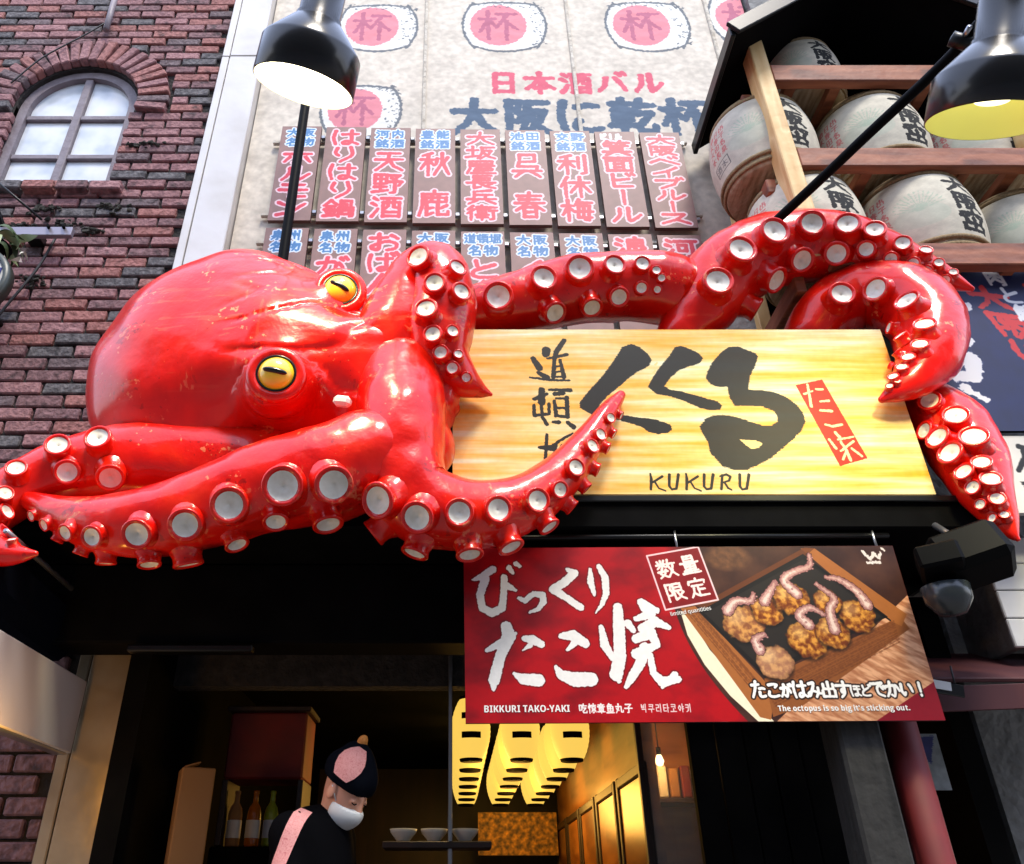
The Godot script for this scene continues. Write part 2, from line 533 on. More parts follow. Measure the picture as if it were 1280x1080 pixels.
# ---------------------------------------------------------------- print: lettering and pictures on flat sheets
class Pic:
	var w: int
	var h: int
	var px := PackedFloat32Array()
	var wob := FastNoiseLite.new()

	func _init(width: int, height: int, c: Color) -> void:
		w = width
		h = height
		px.resize(w * h * 3)
		for i in w * h:
			px[i * 3] = c.r
			px[i * 3 + 1] = c.g
			px[i * 3 + 2] = c.b
		wob.frequency = 0.09
		wob.fractal_octaves = 3
		wob.seed = 7

	func blend(x: int, y: int, c: Color, a: float) -> void:
		var i := (y * w + x) * 3
		px[i] += (c.r - px[i]) * a
		px[i + 1] += (c.g - px[i + 1]) * a
		px[i + 2] += (c.b - px[i + 2]) * a

	# strokes: each [x, y, r, x, y, r ...]; layers: each [grow, colour, opacity], outermost first
	func lay(strokes: Array, layers: Array, rough := 0.0) -> void:
		var lo := Vector2(1e9, 1e9)
		var hi := -lo
		var pad := 2.0 + rough
		for l in layers:
			pad = maxf(pad, l[0] + 2.0 + rough)
		for s in strokes:
			for k in s.size() / 3:
				var p := Vector2(s[k * 3], s[k * 3 + 1])
				var r: float = s[k * 3 + 2]
				lo = lo.min(p - Vector2(r, r))
				hi = hi.max(p + Vector2(r, r))
		var x0 := clampi(int(lo.x - pad), 0, w)
		var y0 := clampi(int(lo.y - pad), 0, h)
		var x1 := clampi(int(hi.x + pad) + 1, 0, w)
		var y1 := clampi(int(hi.y + pad) + 1, 0, h)
		var bw := x1 - x0
		if bw <= 0 or y1 <= y0:
			return
		var d := PackedFloat32Array()
		d.resize(bw * (y1 - y0))
		d.fill(1e6)
		for s in strokes:
			for k in s.size() / 3 - 1:
				var ax: float = s[k * 3]
				var ay: float = s[k * 3 + 1]
				var ar: float = s[k * 3 + 2]
				var vx: float = s[k * 3 + 3] - ax
				var vy: float = s[k * 3 + 4] - ay
				var vr: float = s[k * 3 + 5] - ar
				var q := 1.0 / maxf(vx * vx + vy * vy, 1e-6)
				var m := maxf(ar, ar + vr) + pad
				var sx0 := clampi(int(minf(ax, ax + vx) - m), x0, x1)
				var sx1 := clampi(int(maxf(ax, ax + vx) + m) + 1, x0, x1)
				var sy0 := clampi(int(minf(ay, ay + vy) - m), y0, y1)
				var sy1 := clampi(int(maxf(ay, ay + vy) + m) + 1, y0, y1)
				for y in range(sy0, sy1):
					var dy := y + 0.5 - ay
					var row := (y - y0) * bw - x0
					for x in range(sx0, sx1):
						var dx := x + 0.5 - ax
						var t := clampf((dx * vx + dy * vy) * q, 0.0, 1.0)
						var ex := dx - t * vx
						var ey := dy - t * vy
						var e := sqrt(ex * ex + ey * ey) - ar - t * vr
						if e < d[row + x]:
							d[row + x] = e
		for y in range(y0, y1):
			for x in range(x0, x1):
				var e := d[(y - y0) * bw + x - x0]
				if e > pad:
					continue
				if rough > 0.0:
					e += wob.get_noise_2d(x, y) * rough
				for l in layers:
					var a: float = clampf(l[0] + 0.5 - e, 0.0, 1.0) * l[2]
					if a > 0.0:
						blend(x, y, l[1], a)

	# filled polygon; rough ragged edge through noise on the point looked up
	func fill(points: Array, c: Color, a := 1.0, rough := 0.0) -> void:
		var lo := Vector2(1e9, 1e9)
		var hi := -lo
		for p in points:
			lo = lo.min(p)
			hi = hi.max(p)
		for y in range(maxi(int(lo.y - rough), 0), mini(int(hi.y + rough) + 1, h)):
			var xs := []
			var yy := y + 0.5 + (wob.get_noise_2d(3.0, y * 3.0) * rough if rough > 0.0 else 0.0)
			for i in points.size():
				var p: Vector2 = points[i]
				var q: Vector2 = points[(i + 1) % points.size()]
				if (p.y <= yy) != (q.y <= yy):
					var x := p.x + (yy - p.y) / (q.y - p.y) * (q.x - p.x)
					xs.append(x + (wob.get_noise_2d(i * 50.0, y * 4.0) * rough if rough > 0.0 else 0.0))
			xs.sort()
			for k in xs.size() / 2:
				var a0: float = xs[k * 2]
				var a1: float = xs[k * 2 + 1]
				for x in range(maxi(int(a0), 0), mini(int(a1) + 1, w)):
					blend(x, y, c, clampf(minf(x + 1.0 - a0, a1 - x), 0.0, 1.0) * a)

	func disc(cx: float, cy: float, rx: float, ry: float, paint: Callable) -> void:
		for y in range(maxi(int(cy - ry - 1), 0), mini(int(cy + ry + 2), h)):
			for x in range(maxi(int(cx - rx - 1), 0), mini(int(cx + rx + 2), w)):
				var u := (x + 0.5 - cx) / rx
				var v := (y + 0.5 - cy) / ry
				var c: Color = paint.call(u, v, x, y)
				if c.a > 0.0:
					blend(x, y, c, c.a)

	# uneven ink and dirt over the whole sheet
	func mottle(amount: float, freq: float, seed_value: int, stretch := Vector2.ONE) -> void:
		var n := FastNoiseLite.new()
		n.seed = seed_value
		n.frequency = freq
		n.fractal_octaves = 4
		for y in h:
			for x in w:
				var k := 1.0 + n.get_noise_2d(x * stretch.x, y * stretch.y) * amount
				var i := (y * w + x) * 3
				px[i] *= k
				px[i + 1] *= k
				px[i + 2] *= k

	func tex() -> ImageTexture:
		var out := PackedByteArray()
		out.resize(w * h * 3)
		for i in w * h * 3:
			out[i] = clampi(int(px[i] * 255.0), 0, 255)
		var im := Image.create_from_data(w, h, false, Image.FORMAT_RGB8, out)
		im.generate_mipmaps()
		return ImageTexture.create_from_image(im)

# strokes of one character with its upper left corner at o, its sides along ex and ey
func glyph(ch: String, o: Vector2, ex: Vector2, ey: Vector2, r: float) -> Array:
	var out := []
	if not GLYPHS.has(ch):
		return out
	var text: String = GLYPHS[ch]
	var curved := text.begins_with("~")
	for s in text.trim_prefix("~").split(";"):
		var pts := []
		for q in s.split(" "):
			var c := q.split(",")
			pts.append(o + ex * (float(c[0]) / 100.0) + ey * (float(c[1]) / 100.0))
		if curved and pts.size() > 2:
			pts = smooth_line(pts, 4)
		var row := PackedFloat32Array()
		for i in pts.size():
			row.append_array([pts[i].x, pts[i].y, r * lerpf(1.12, 0.86, float(i) / maxi(pts.size() - 1, 1))])
		out.append(row)
	return out

func text_strokes(s: String, at: Vector2, size: Vector2, step: Vector2, r: float) -> Array:
	var out := []
	for i in s.length():
		out.append_array(glyph(s[i], at + step * i, Vector2(size.x, 0), Vector2(0, size.y), r))
	return out

func scaled(strokes: Array, k: float) -> Array:
	var out := []
	for s in strokes:
		var row := PackedFloat32Array()
		for v in s:
			row.append(v * k)
		out.append(row)
	return out

func points(a: Array, k: float) -> Array:
	var out := []
	for p in a:
		out.append(Vector2(p[0], p[1]) * k)
	return out

func printed(p: Pic, rough := 0.5) -> StandardMaterial3D:
	var m := StandardMaterial3D.new()
	m.albedo_texture = p.tex()
	m.roughness = rough
	return m
# Brush lettering: strokes on a 100 x 100 grid, y down. A leading ~ means curved strokes.
const GLYPHS := {
"大": "8,36 92,36;50,5 47,40 35,68 8,95;52,42 66,70 94,94",
"阪": "12,8 12,96;12,10 36,10 28,36;28,36 38,48 34,64 18,64;46,12 92,12;50,12 48,55 38,92;52,36 84,36 74,64 46,95;56,50 70,76 95,94",
"に": "~16,10 10,50 18,92;44,24 64,20 86,22;46,62 40,80 60,88 90,84",
"乾": "8,16 48,16;28,4 28,30;12,32 44,32 44,60 12,60 12,32;12,46 44,46;4,74 52,74;28,60 28,97;66,5 52,34;60,20 94,20;58,42 88,42 60,76 62,90 92,90 94,76",
"杯": "4,30 44,30;24,5 24,97;24,32 4,72;26,34 44,56;48,14 96,14;74,14 46,58;70,36 70,97;74,44 96,64",
"日": "22,8 22,94;22,8 78,8 78,94;22,50 78,50;22,90 78,90",
"本": "6,28 94,28;50,4 50,97;48,30 30,58 5,78;52,30 70,58 95,78;32,74 68,74",
"酒": "10,10 22,20;4,34 18,44;4,94 24,60;34,12 96,12;40,30 40,96;40,30 92,30 92,96;40,92 92,92;56,12 56,46 44,60;74,12 74,52 88,56;42,74 90,74",
"バ": "~32,28 24,64 6,88;62,28 80,56 92,84;72,6 80,16;88,2 96,12",
"ル": "~30,16 28,54 8,90;58,10 58,84 76,76 95,52",
"名": "42,4 12,40;36,18 74,18 52,50 10,76;34,34 50,46;36,58 36,96;36,58 84,58 84,96;36,92 84,92",
"物": "14,12 6,36;10,28 42,28;26,4 26,97;4,66 46,54;58,6 46,40;54,24 94,24 90,82 78,94 70,86;66,26 44,66;80,26 48,90",
"銘": "26,4 4,34;26,6 48,30;14,38 40,38;6,56 46,56;26,38 26,90;12,66 16,80;40,64 36,80;4,92 48,88;70,4 52,36;66,18 92,18 54,60;64,32 76,44;62,60 62,96;62,60 92,60 92,96;62,92 92,92",
"鍋": "26,4 4,34;26,6 46,30;14,38 40,38;6,56 46,56;26,38 26,90;12,66 16,80;40,64 36,80;4,92 46,88;58,6 58,44;58,8 90,8 90,44;58,26 76,26 76,44;52,46 52,96;52,46 96,46 96,92 88,94;62,60 86,60 86,82 62,82 62,60",
"河": "10,10 22,20;4,34 18,44;4,94 24,60;34,16 98,16;42,36 66,36 66,66 42,66 42,36;84,16 84,90 70,94",
"内": "14,24 14,96;14,24 86,24 86,90 74,94;50,4 50,36 24,74;50,44 74,72",
"天": "14,12 86,12;6,42 94,42;50,12 46,52 8,94;52,46 66,74 94,94",
"野": "8,8 8,50;8,8 46,8 46,50 8,50;8,28 46,28;27,8 27,84;8,66 46,66;2,90 50,82;56,12 90,12 72,32;62,24 80,36;52,42 96,42 86,60;74,42 74,90 60,94",
"豊": "18,12 18,44;18,12 82,12 82,44 18,44;18,28 82,28;40,4 40,44;60,4 60,44;8,54 92,54;28,62 72,62 72,78 28,78 28,62;34,80 40,90;66,80 60,90;6,95 94,95",
"能": "26,4 10,26 42,24;34,14 46,32;12,40 12,96;12,40 44,40 44,90 36,94;12,56 44,56;12,72 44,72;90,10 62,24;60,4 60,42 92,42 92,32;90,54 62,68;60,50 60,92 94,92 94,80",
"秋": "40,6 10,16;4,32 50,32;28,12 28,97;26,34 4,70;30,36 48,56;58,28 54,52;92,24 80,46;74,6 74,46 48,94;76,46 96,92",
"鹿": "50,2 50,14;12,14 92,14;14,14 12,60 2,96;20,28 90,28;20,44 88,44;24,28 24,44;42,18 42,44;64,18 64,44;88,28 88,44;26,52 26,94 46,86;26,70 46,66;62,52 62,92 94,92 94,80;90,58 64,72",
"坂": "6,32 42,32;24,6 24,78;2,84 44,72;52,12 96,12;56,12 54,56 40,94;58,36 86,36 76,64 48,96;60,50 74,78 97,94",
"屋": "14,8 88,8 88,28;14,28 88,28;14,8 14,60 4,96;22,42 94,42;50,44 32,60 82,58;70,50 88,66;28,76 86,76;56,62 56,94;18,95 97,95",
"長": "26,6 26,58;26,6 84,6;26,22 78,22;26,38 78,38;4,56 96,56;26,58 26,94 48,84;44,58 62,80 95,95;84,64 66,78",
"兵": "80,4 26,12;26,12 26,64;26,34 84,34;62,34 62,64;4,64 96,64;34,72 8,96;66,72 94,96",
"衛": "22,4 4,28;24,28 4,54;15,44 15,97;34,10 66,10;50,2 44,22;34,24 68,24;38,34 38,52;38,34 62,34 62,52 38,52;32,64 70,64;50,56 50,97;36,80 68,80;74,14 96,14;72,36 98,36;86,36 86,90 76,94",
"池": "10,10 22,20;4,34 18,44;4,94 24,60;32,44 92,26 90,56 80,58;62,6 62,70;42,22 42,88 94,88 96,70",
"田": "10,12 10,92;10,12 90,12 90,92;10,52 90,52;50,12 50,90;10,90 90,90",
"呉": "26,6 26,34;26,6 76,6 76,34 26,34;24,36 20,54 84,54 80,72;4,72 96,72;36,74 10,96;62,74 92,96",
"春": "12,14 88,14;18,28 82,28;4,42 96,42;50,2 44,44 6,70;58,44 94,70;32,58 32,96;32,58 70,58 70,96;32,76 70,76;32,94 70,94",
"交": "50,2 50,16;6,20 94,20;34,28 12,48;66,28 88,48;68,46 48,74 8,96;30,48 56,76 94,96",
"利": "44,6 10,16;4,34 56,34;30,12 30,97;28,36 4,72;34,42 54,62;68,16 68,70;90,6 90,90 76,94",
"休": "26,4 4,48;18,30 18,97;34,30 97,30;66,4 66,97;64,32 34,76;68,32 97,74",
"梅": "2,30 38,30;20,4 20,97;20,34 2,70;22,38 38,56;56,2 44,26;52,16 96,16;54,30 50,82 92,82;54,30 88,30 82,94 70,92;42,56 97,56;70,32 66,80",
"箕": "22,2 8,22;16,12 44,12;28,12 32,22;64,2 52,20;60,12 94,12;74,12 78,22;12,34 88,34;32,24 32,72;68,24 68,72;32,48 68,48;32,60 68,60;4,74 96,74;34,78 12,97;66,78 90,97",
"面": "4,8 96,8;50,8 44,26;10,26 10,96;10,26 90,26 90,96;10,92 90,92;36,26 36,92;64,26 64,92;36,48 64,48;36,70 64,70",
"泉": "50,2 42,14;24,14 24,50;24,14 76,14 76,50;24,32 76,32;24,50 76,50;50,52 50,92 40,96;12,64 36,64 8,92;84,56 60,68;58,66 94,92",
"州": "24,6 22,60 8,96;52,8 52,88;82,4 82,97;8,34 4,56;36,32 42,52;66,32 72,52",
"道": "8,10 22,24;4,42 22,42 14,70 4,92;14,74 40,92 97,94;46,2 54,14;84,2 74,14;34,18 97,18;64,18 56,30;46,32 46,80;46,32 86,32 86,80 46,80;46,48 86,48;46,64 86,64",
"頓": "4,18 46,18;8,32 8,60 44,60;44,32 44,64;26,4 26,88 48,84;52,8 98,8;74,8 68,22;58,24 58,74;58,24 92,24 92,74 58,74;58,40 92,40;58,57 92,57;66,78 50,96;82,78 97,96",
"堀": "2,32 34,32;18,6 18,76;2,84 36,72;44,8 94,8 94,28;44,28 94,28;44,8 42,60 34,96;68,34 68,92;52,40 52,60 88,60;88,40 88,62;50,68 50,92 92,92;92,68 92,94",
"浪": "10,10 22,20;4,34 18,44;4,94 24,60;64,2 66,12;42,14 42,92 60,84;42,14 86,14 86,46;42,30 86,30;42,46 86,46;56,48 70,76 97,94;90,56 72,70",
"数": "10,8 16,20;46,6 38,20;2,26 52,26;28,4 28,46;26,28 4,46;30,28 50,42;24,50 12,74 44,94;44,54 34,76 6,96;2,64 52,64;66,4 54,40;62,26 97,26;86,26 78,62 50,96;62,40 76,72 97,94",
"量": "26,4 26,32;26,4 74,4 74,32 26,32;26,18 74,18;4,40 96,40;24,48 24,74;24,48 76,48 76,74 24,74;24,61 76,61;50,48 50,94;14,84 86,84;4,95 96,95",
"限": "10,8 10,97;10,10 36,10 28,36;28,36 38,50 32,66 16,66;46,10 46,92 64,84;46,10 86,10 86,46;46,28 86,28;46,46 86,46;60,48 72,76 97,94;92,56 74,70",
"定": "50,2 50,12;8,28 10,14 92,14 88,28;22,38 78,38;50,38 50,86;50,60 82,60;28,52 24,72 6,96;24,76 46,92 96,92",
"吃": "6,16 6,70;6,16 34,16 34,66 6,66;56,4 42,34;50,22 96,22;50,44 84,44 48,80 54,92 94,92 96,76",
"惊": "18,4 18,97;8,26 4,46;28,22 32,36;66,2 66,14;40,18 97,18;50,32 50,52;50,32 88,32 88,52 50,52;70,54 70,92 60,94;54,64 42,86;84,64 96,84",
"章": "50,2 50,12;14,14 86,14;34,18 38,28;66,18 60,28;6,32 94,32;26,42 26,72;26,42 74,42 74,72 26,72;26,57 74,57;6,84 94,84;50,72 50,98",
"鱼": "36,2 12,28;32,14 66,14 50,30;18,32 18,78;18,32 82,32 82,78 18,78;18,54 82,54;50,32 50,78;4,94 96,94",
"丸": "6,32 72,32 72,86 94,88 96,70;38,4 36,56 8,95;16,54 44,72",
"子": "16,10 82,10 52,36;52,36 52,90 36,94;4,50 96,50",
"出": "50,4 50,90;16,18 16,46 84,46;84,18 84,48;8,58 8,92 92,92;92,58 92,94",
"肉": "14,22 14,96;14,22 86,22 86,90 74,94;50,4 48,30 24,48;50,30 74,46;50,50 24,76;50,56 74,76",
"鮮": "22,2 4,26;18,12 44,12 34,26;8,28 8,68;8,28 46,28 46,68 8,68;8,48 46,48;27,28 27,68;4,80 2,94;18,80 20,92;32,80 36,92;46,78 52,90;60,4 66,16;90,4 82,16;56,22 96,22;58,42 94,42;52,64 98,64;76,22 76,97",
"入": "40,6 52,10 44,50 6,94;50,36 66,70 95,94",
"居": "14,8 88,8 88,28;14,28 88,28;14,8 14,60 4,96;22,46 96,46;58,30 58,62;32,62 32,96;32,62 86,62 86,96;32,92 86,92",
"窟": "50,2 50,12;8,30 10,14 92,14 88,30;36,18 16,38;62,18 84,36;50,38 50,92;22,46 22,64 78,64;78,46 78,66;12,72 12,94 88,94;88,72 88,96",
"た": "~10,24 32,23 56,20;36,4 28,46 8,92;58,44 74,42 90,46;56,66 58,86 74,90 92,86",
"こ": "~22,20 52,16 80,20 66,34;22,62 18,82 48,92 86,84",
"が": "~6,34 56,28 60,58 48,92 34,84;34,6 26,56 6,92;68,34 78,48 84,64;74,8 82,20;88,4 96,16",
"は": "~16,8 10,50 18,94;40,30 66,28 92,28;70,6 70,78 50,92 42,80 60,72 94,92",
"り": "~28,10 22,40 34,58;72,6 78,54 40,95",
"お": "~8,28 34,27 60,24;34,6 34,84 16,86 14,70 58,46 88,60 84,84 60,92;72,14 82,20 92,32",
"ば": "~12,12 8,50 14,94;34,32 56,31 78,30;60,8 60,78 44,92 36,82 52,74 86,94;76,4 84,16;90,0 98,12",
"ん": "~50,6 28,52 8,94 36,52 52,60 60,90 78,86 95,60",
"と": "~28,8 31,28 36,48;84,28 24,56 20,84 50,92 88,88",
"く": "70,6 24,48 74,94",
"る": "20,12 72,12 14,62 34,46 62,42 84,56 84,78 66,92 46,92 40,80 50,72 64,78",
"び": "~6,28 34,18 16,58 30,90 60,78 62,30 74,50 92,62;76,6 84,18;90,2 98,12",
"み": "~16,14 50,12 14,84 6,72 40,58 92,74;76,40 74,66 56,94",
"す": "~6,26 50,25 94,26;58,4 60,56 44,68 38,54 54,46 60,70 34,96",
"ほ": "~14,8 8,50 16,94;40,14 66,13 92,14;38,38 66,37 94,38;68,14 68,80 48,92 42,80 60,74 94,92",
"ど": "~26,10 29,28 34,48;74,28 22,56 18,84 48,92 84,88;80,6 86,18;94,2 99,14",
"で": "~6,18 42,17 80,14 46,38 46,74 82,92;72,38 80,50;88,34 96,46",
"か": "~6,34 58,28 64,58 52,92 36,84;36,6 28,56 6,92;74,28 86,42 94,60",
"い": "~14,18 12,60 26,86 36,70;72,22 82,40 88,64",
"ビ": "24,10 24,88 84,88;24,50 76,40;70,8 78,20;86,4 94,16",
"ー": "50,8 50,92",
"ベ": "4,62 36,28 96,78;66,12 74,24;84,8 92,20",
"イ": "84,6 50,42 8,62;56,36 56,96",
"ブ": "10,20 78,20 68,58 24,94;80,2 86,12;93,0 98,10",
"ス": "14,14 80,14 56,56 8,94;54,58 94,94",
"ホ": "6,30 94,30;50,4 50,92 38,88;24,50 8,80;76,50 92,80",
"モ": "16,14 84,14;6,46 94,46;44,14 44,88 90,86",
"ン": "10,16 32,32;8,90 50,76 94,24",
"빅": "14,8 14,44 52,44 52,8;14,26 52,26;76,4 76,50;20,62 76,62 76,96",
"쿠": "20,10 80,10 70,50;20,30 76,30;4,62 96,62;50,62 50,97",
"리": "12,12 52,12 52,44 12,44 12,84 56,84;80,4 80,97",
"타": "12,12 56,12;12,48 54,48;12,12 12,84 58,84;76,4 76,97;76,48 96,48",
"코": "20,10 80,10 76,56;20,34 78,34;50,56 50,88;4,90 96,90",
"야": "12,50 32,20 52,50 32,80 12,50;76,4 76,97;76,36 96,36;76,60 96,60",
"키": "12,14 56,14 46,80 20,94;14,44 52,44;80,4 80,97",
"!": "50,6 50,64;50,88 50,92",
}
const TENTACLES := [
	[[[-0.168, 3.165, -3.050, 0.175], [-0.332, 3.074, -2.970, 0.210], [-0.525, 2.987, -2.950, 0.206], [-0.751, 2.935, -2.950, 0.191], [-0.972, 2.853, -2.960, 0.170], [-1.191, 2.786, -2.970, 0.149], [-1.412, 2.782, -3.000, 0.124], [-1.600, 2.831, -3.030, 0.086], [-1.765, 2.904, -3.060, 0.047], [-1.897, 2.972, -3.100, 0.014]],
	[[0.222, -39, 0.078], [0.292, -33, 0.078], [0.403, -35, 0.074], [0.493, -41, 0.066], [0.562, -39, 0.063], [0.646, -43, 0.049], [0.715, -44, 0.036], [0.785, -52, 0.030], [0.84, -55, 0.023], [0.243, -79, 0.063], [0.333, -67, 0.053], [0.424, -88, 0.052], [0.514, -107, 0.064], [0.576, -95, 0.048], [0.66, -104, 0.042], [0.708, -98, 0.033], [0.764, -93, 0.026]]],
	[[[-0.547, 3.136, -3.300, 0.170], [-0.879, 3.179, -3.270, 0.200], [-1.223, 3.188, -3.240, 0.198], [-1.517, 3.167, -3.200, 0.181], [-1.726, 3.110, -3.170, 0.150], [-1.877, 3.010, -3.130, 0.126], [-1.952, 2.868, -3.070, 0.108], [-1.919, 2.731, -3.020, 0.081], [-1.805, 2.652, -2.980, 0.057], [-1.705, 2.630, -2.950, 0.035], [-1.635, 2.625, -2.930, 0.012]],
	[[0.319, 3, 0.060], [0.4, 8, 0.056], [0.506, -6, 0.048], [0.394, -32, 0.055], [0.3, -43, 0.065], [0.581, -37, 0.037], [0.65, -68, 0.037], [0.738, -93, 0.030], [0.863, -54, 0.023]]],
	[[[-0.255, 3.581, -3.100, 0.203], [-0.230, 3.246, -2.980, 0.195], [-0.218, 3.019, -2.960, 0.181], [-0.157, 2.871, -2.960, 0.170], [-0.010, 2.815, -2.970, 0.153], [0.154, 2.832, -3.000, 0.135], [0.315, 2.908, -3.030, 0.117], [0.467, 3.050, -3.070, 0.097], [0.599, 3.232, -3.110, 0.072], [0.710, 3.407, -3.140, 0.048], [0.784, 3.513, -3.160, 0.023]],
	[[0.287, 44, 0.077], [0.344, 36, 0.070], [0.412, 23, 0.057], [0.487, 22, 0.057], [0.575, 28, 0.054], [0.637, 34, 0.037], [0.694, 25, 0.041], [0.756, 24, 0.035], [0.8, 26, 0.032], [0.856, 28, 0.025], [0.294, 104, 0.059], [0.35, 88, 0.058], [0.431, 79, 0.055], [0.512, 81, 0.056], [0.588, 81, 0.050], [0.662, 99, 0.037], [0.706, 95, 0.034], [0.75, 92, 0.034], [0.806, 91, 0.028], [0.85, 92, 0.025], [0.906, 83, 0.022]]],
	[[[-0.377, 3.603, -3.200, 0.216], [-0.300, 3.767, -3.100, 0.208], [-0.246, 3.956, -3.060, 0.172], [-0.184, 4.152, -3.050, 0.136], [-0.092, 4.160, -3.030, 0.147], [-0.066, 3.972, -3.020, 0.171], [-0.084, 3.769, -3.040, 0.175], [-0.049, 3.635, -3.060, 0.142], [0.034, 3.556, -3.090, 0.090], [0.112, 3.524, -3.130, 0.045], [0.169, 3.511, -3.150, 0.011]],
	[[0.525, 6, 0.052], [0.594, 12, 0.054], [0.656, 11, 0.045], [0.706, 15, 0.037], [0.756, 22, 0.033], [0.812, 17, 0.026], [0.531, -31, 0.051], [0.487, -23, 0.048], [0.438, 29, 0.065], [0.656, -19, 0.034], [0.744, -8, 0.026]]],
	[[[-0.035, 4.195, -3.400, 0.112], [0.181, 4.218, -3.380, 0.147], [0.400, 4.273, -3.380, 0.174], [0.666, 4.346, -3.380, 0.193], [0.931, 4.369, -3.380, 0.193], [1.115, 4.358, -3.380, 0.202], [1.220, 4.343, -3.390, 0.193], [1.289, 4.318, -3.400, 0.149]],
	[[0.17, 26, 0.079], [0.304, 14, 0.076], [0.411, 12, 0.076], [0.509, 13, 0.060], [0.607, 9, 0.044], [0.321, 62, 0.062], [0.438, 64, 0.059], [0.527, 54, 0.055], [0.607, 43, 0.036], [0.661, 18, 0.028], [0.696, 28, 0.024], [0.679, 44, 0.024]]],
	[[[1.204, 4.059, -3.420, 0.128], [1.333, 4.234, -3.400, 0.182], [1.494, 4.444, -3.380, 0.213], [1.714, 4.585, -3.360, 0.215], [1.962, 4.626, -3.340, 0.207], [2.177, 4.565, -3.300, 0.186], [2.348, 4.451, -3.260, 0.143], [2.487, 4.330, -3.220, 0.097], [2.590, 4.237, -3.190, 0.050], [2.657, 4.172, -3.170, 0.016]],
	[[0.118, 9, 0.079], [0.215, 9, 0.082], [0.319, 14, 0.083], [0.424, 14, 0.071], [0.535, 16, 0.067], [0.611, 13, 0.058], [0.694, 11, 0.049], [0.757, -2, 0.037], [0.174, 89, 0.066], [0.264, 64, 0.072], [0.382, 56, 0.073], [0.528, 55, 0.065], [0.611, 44, 0.049], [0.688, 46, 0.041], [0.75, 41, 0.036], [0.799, 45, 0.032], [0.868, 53, 0.028], [0.819, 8, 0.028], [0.882, 11, 0.024]]],
	[[[1.899, 4.075, -3.440, 0.129], [2.006, 4.195, -3.400, 0.156], [2.173, 4.273, -3.360, 0.182], [2.324, 4.206, -3.280, 0.194], [2.379, 4.003, -3.200, 0.186], [2.293, 3.742, -3.130, 0.154], [2.165, 3.581, -3.100, 0.105], [2.056, 3.500, -3.100, 0.059], [1.985, 3.464, -3.120, 0.019]],
	[[0.133, 8, 0.071], [0.391, 54, 0.071], [0.555, 50, 0.066], [0.57, 91, 0.034], [0.641, 34, 0.054], [0.656, 73, 0.038], [0.719, 30, 0.045], [0.766, 42, 0.034], [0.719, 81, 0.026], [0.828, 41, 0.030], [0.742, 109, 0.022], [0.875, 43, 0.026], [0.93, 30, 0.018], [0.883, 21, 0.018]]],
	[[[2.271, 3.751, -3.420, 0.099], [2.333, 3.577, -3.360, 0.143], [2.367, 3.404, -3.280, 0.164], [2.347, 3.187, -3.200, 0.153], [2.310, 2.991, -3.130, 0.111], [2.306, 2.848, -3.090, 0.067], [2.305, 2.762, -3.060, 0.026], [2.310, 2.736, -3.050, 0.010]],
	[[0.259, 42, 0.051], [0.366, 33, 0.061], [0.464, 25, 0.063], [0.42, 63, 0.060], [0.357, 74, 0.050], [0.491, 60, 0.059], [0.545, 27, 0.045], [0.554, 56, 0.045], [0.607, 24, 0.044], [0.607, 55, 0.037], [0.679, 28, 0.034], [0.67, 65, 0.027], [0.75, 64, 0.023], [0.759, 28, 0.023]]],
]
# Brush shapes of the signs, in centimetres from the sign's upper left corner.
const KU_FIRST := [[60.2, 43.4], [65.5, 36.3], [72.2, 28.5], [77.5, 21.1], [81.1, 15.5], [83.6, 11.1], [88.5, 8.9], [92.4, 10.8], [96.0, 14.9], [97.5, 18.7], [95.6, 22.4], [89.1, 26.1], [84.1, 30.3], [79.1, 35.1], [73.6, 39.9], [69.7, 44.6], [68.5, 47.2], [72.7, 48.9], [79.5, 50.2], [87.1, 51.8], [93.8, 52.6], [98.5, 54.0], [101.8, 56.0], [102.0, 58.3], [99.6, 60.2], [95.2, 60.8], [91.0, 59.7], [88.4, 57.2], [84.7, 55.5], [79.1, 53.5], [72.4, 52.1], [64.4, 49.5], [60.2, 46.3]]
const KU_SECOND := [[93.6, 34.5], [96.7, 29.1], [100.5, 23.6], [106.5, 16.2], [109.8, 11.1], [113.0, 10.1], [117.3, 12.1], [121.1, 14.6], [122.9, 17.7], [120.6, 20.8], [115.8, 22.4], [110.4, 24.5], [105.3, 29.1], [101.6, 33.9], [103.8, 36.0], [108.7, 36.9], [113.9, 38.7], [116.1, 39.4], [120.3, 40.9], [125.7, 42.8], [127.5, 45.1], [126.2, 47.3], [121.7, 47.7], [116.9, 46.5], [113.4, 44.5], [108.0, 41.6], [103.3, 39.9], [97.5, 38.7], [94.9, 36.0]]
const RU := [[122.8, 27.5], [126.8, 20.3], [132.5, 13.9], [136.3, 11.1], [141.0, 10.5], [144.6, 12.3], [148.8, 14.3], [150.0, 16.7], [147.2, 22.7], [143.9, 28.2], [141.5, 36.0], [148.5, 36.4], [154.6, 37.9], [159.6, 40.9], [163.2, 45.1], [165.0, 49.5], [165.0, 53.9], [162.0, 59.0], [157.4, 63.3], [151.4, 68.2], [144.9, 73.5], [138.1, 77.2], [132.2, 79.6], [128.6, 79.6], [122.2, 77.9], [120.4, 74.5], [117.9, 71.0], [117.6, 65.4], [115.9, 60.4], [115.0, 56.8], [118.4, 52.5], [122.5, 50.6], [126.9, 50.2], [132.4, 51.3], [138.2, 53.5], [144.6, 56.1], [148.6, 56.2], [151.9, 53.9], [152.6, 51.0], [151.2, 48.0], [146.6, 45.8], [139.8, 45.2], [136.0, 45.1], [133.4, 45.4], [131.8, 40.5], [131.9, 34.4], [128.3, 34.8], [124.1, 32.9], [122.4, 29.8]]
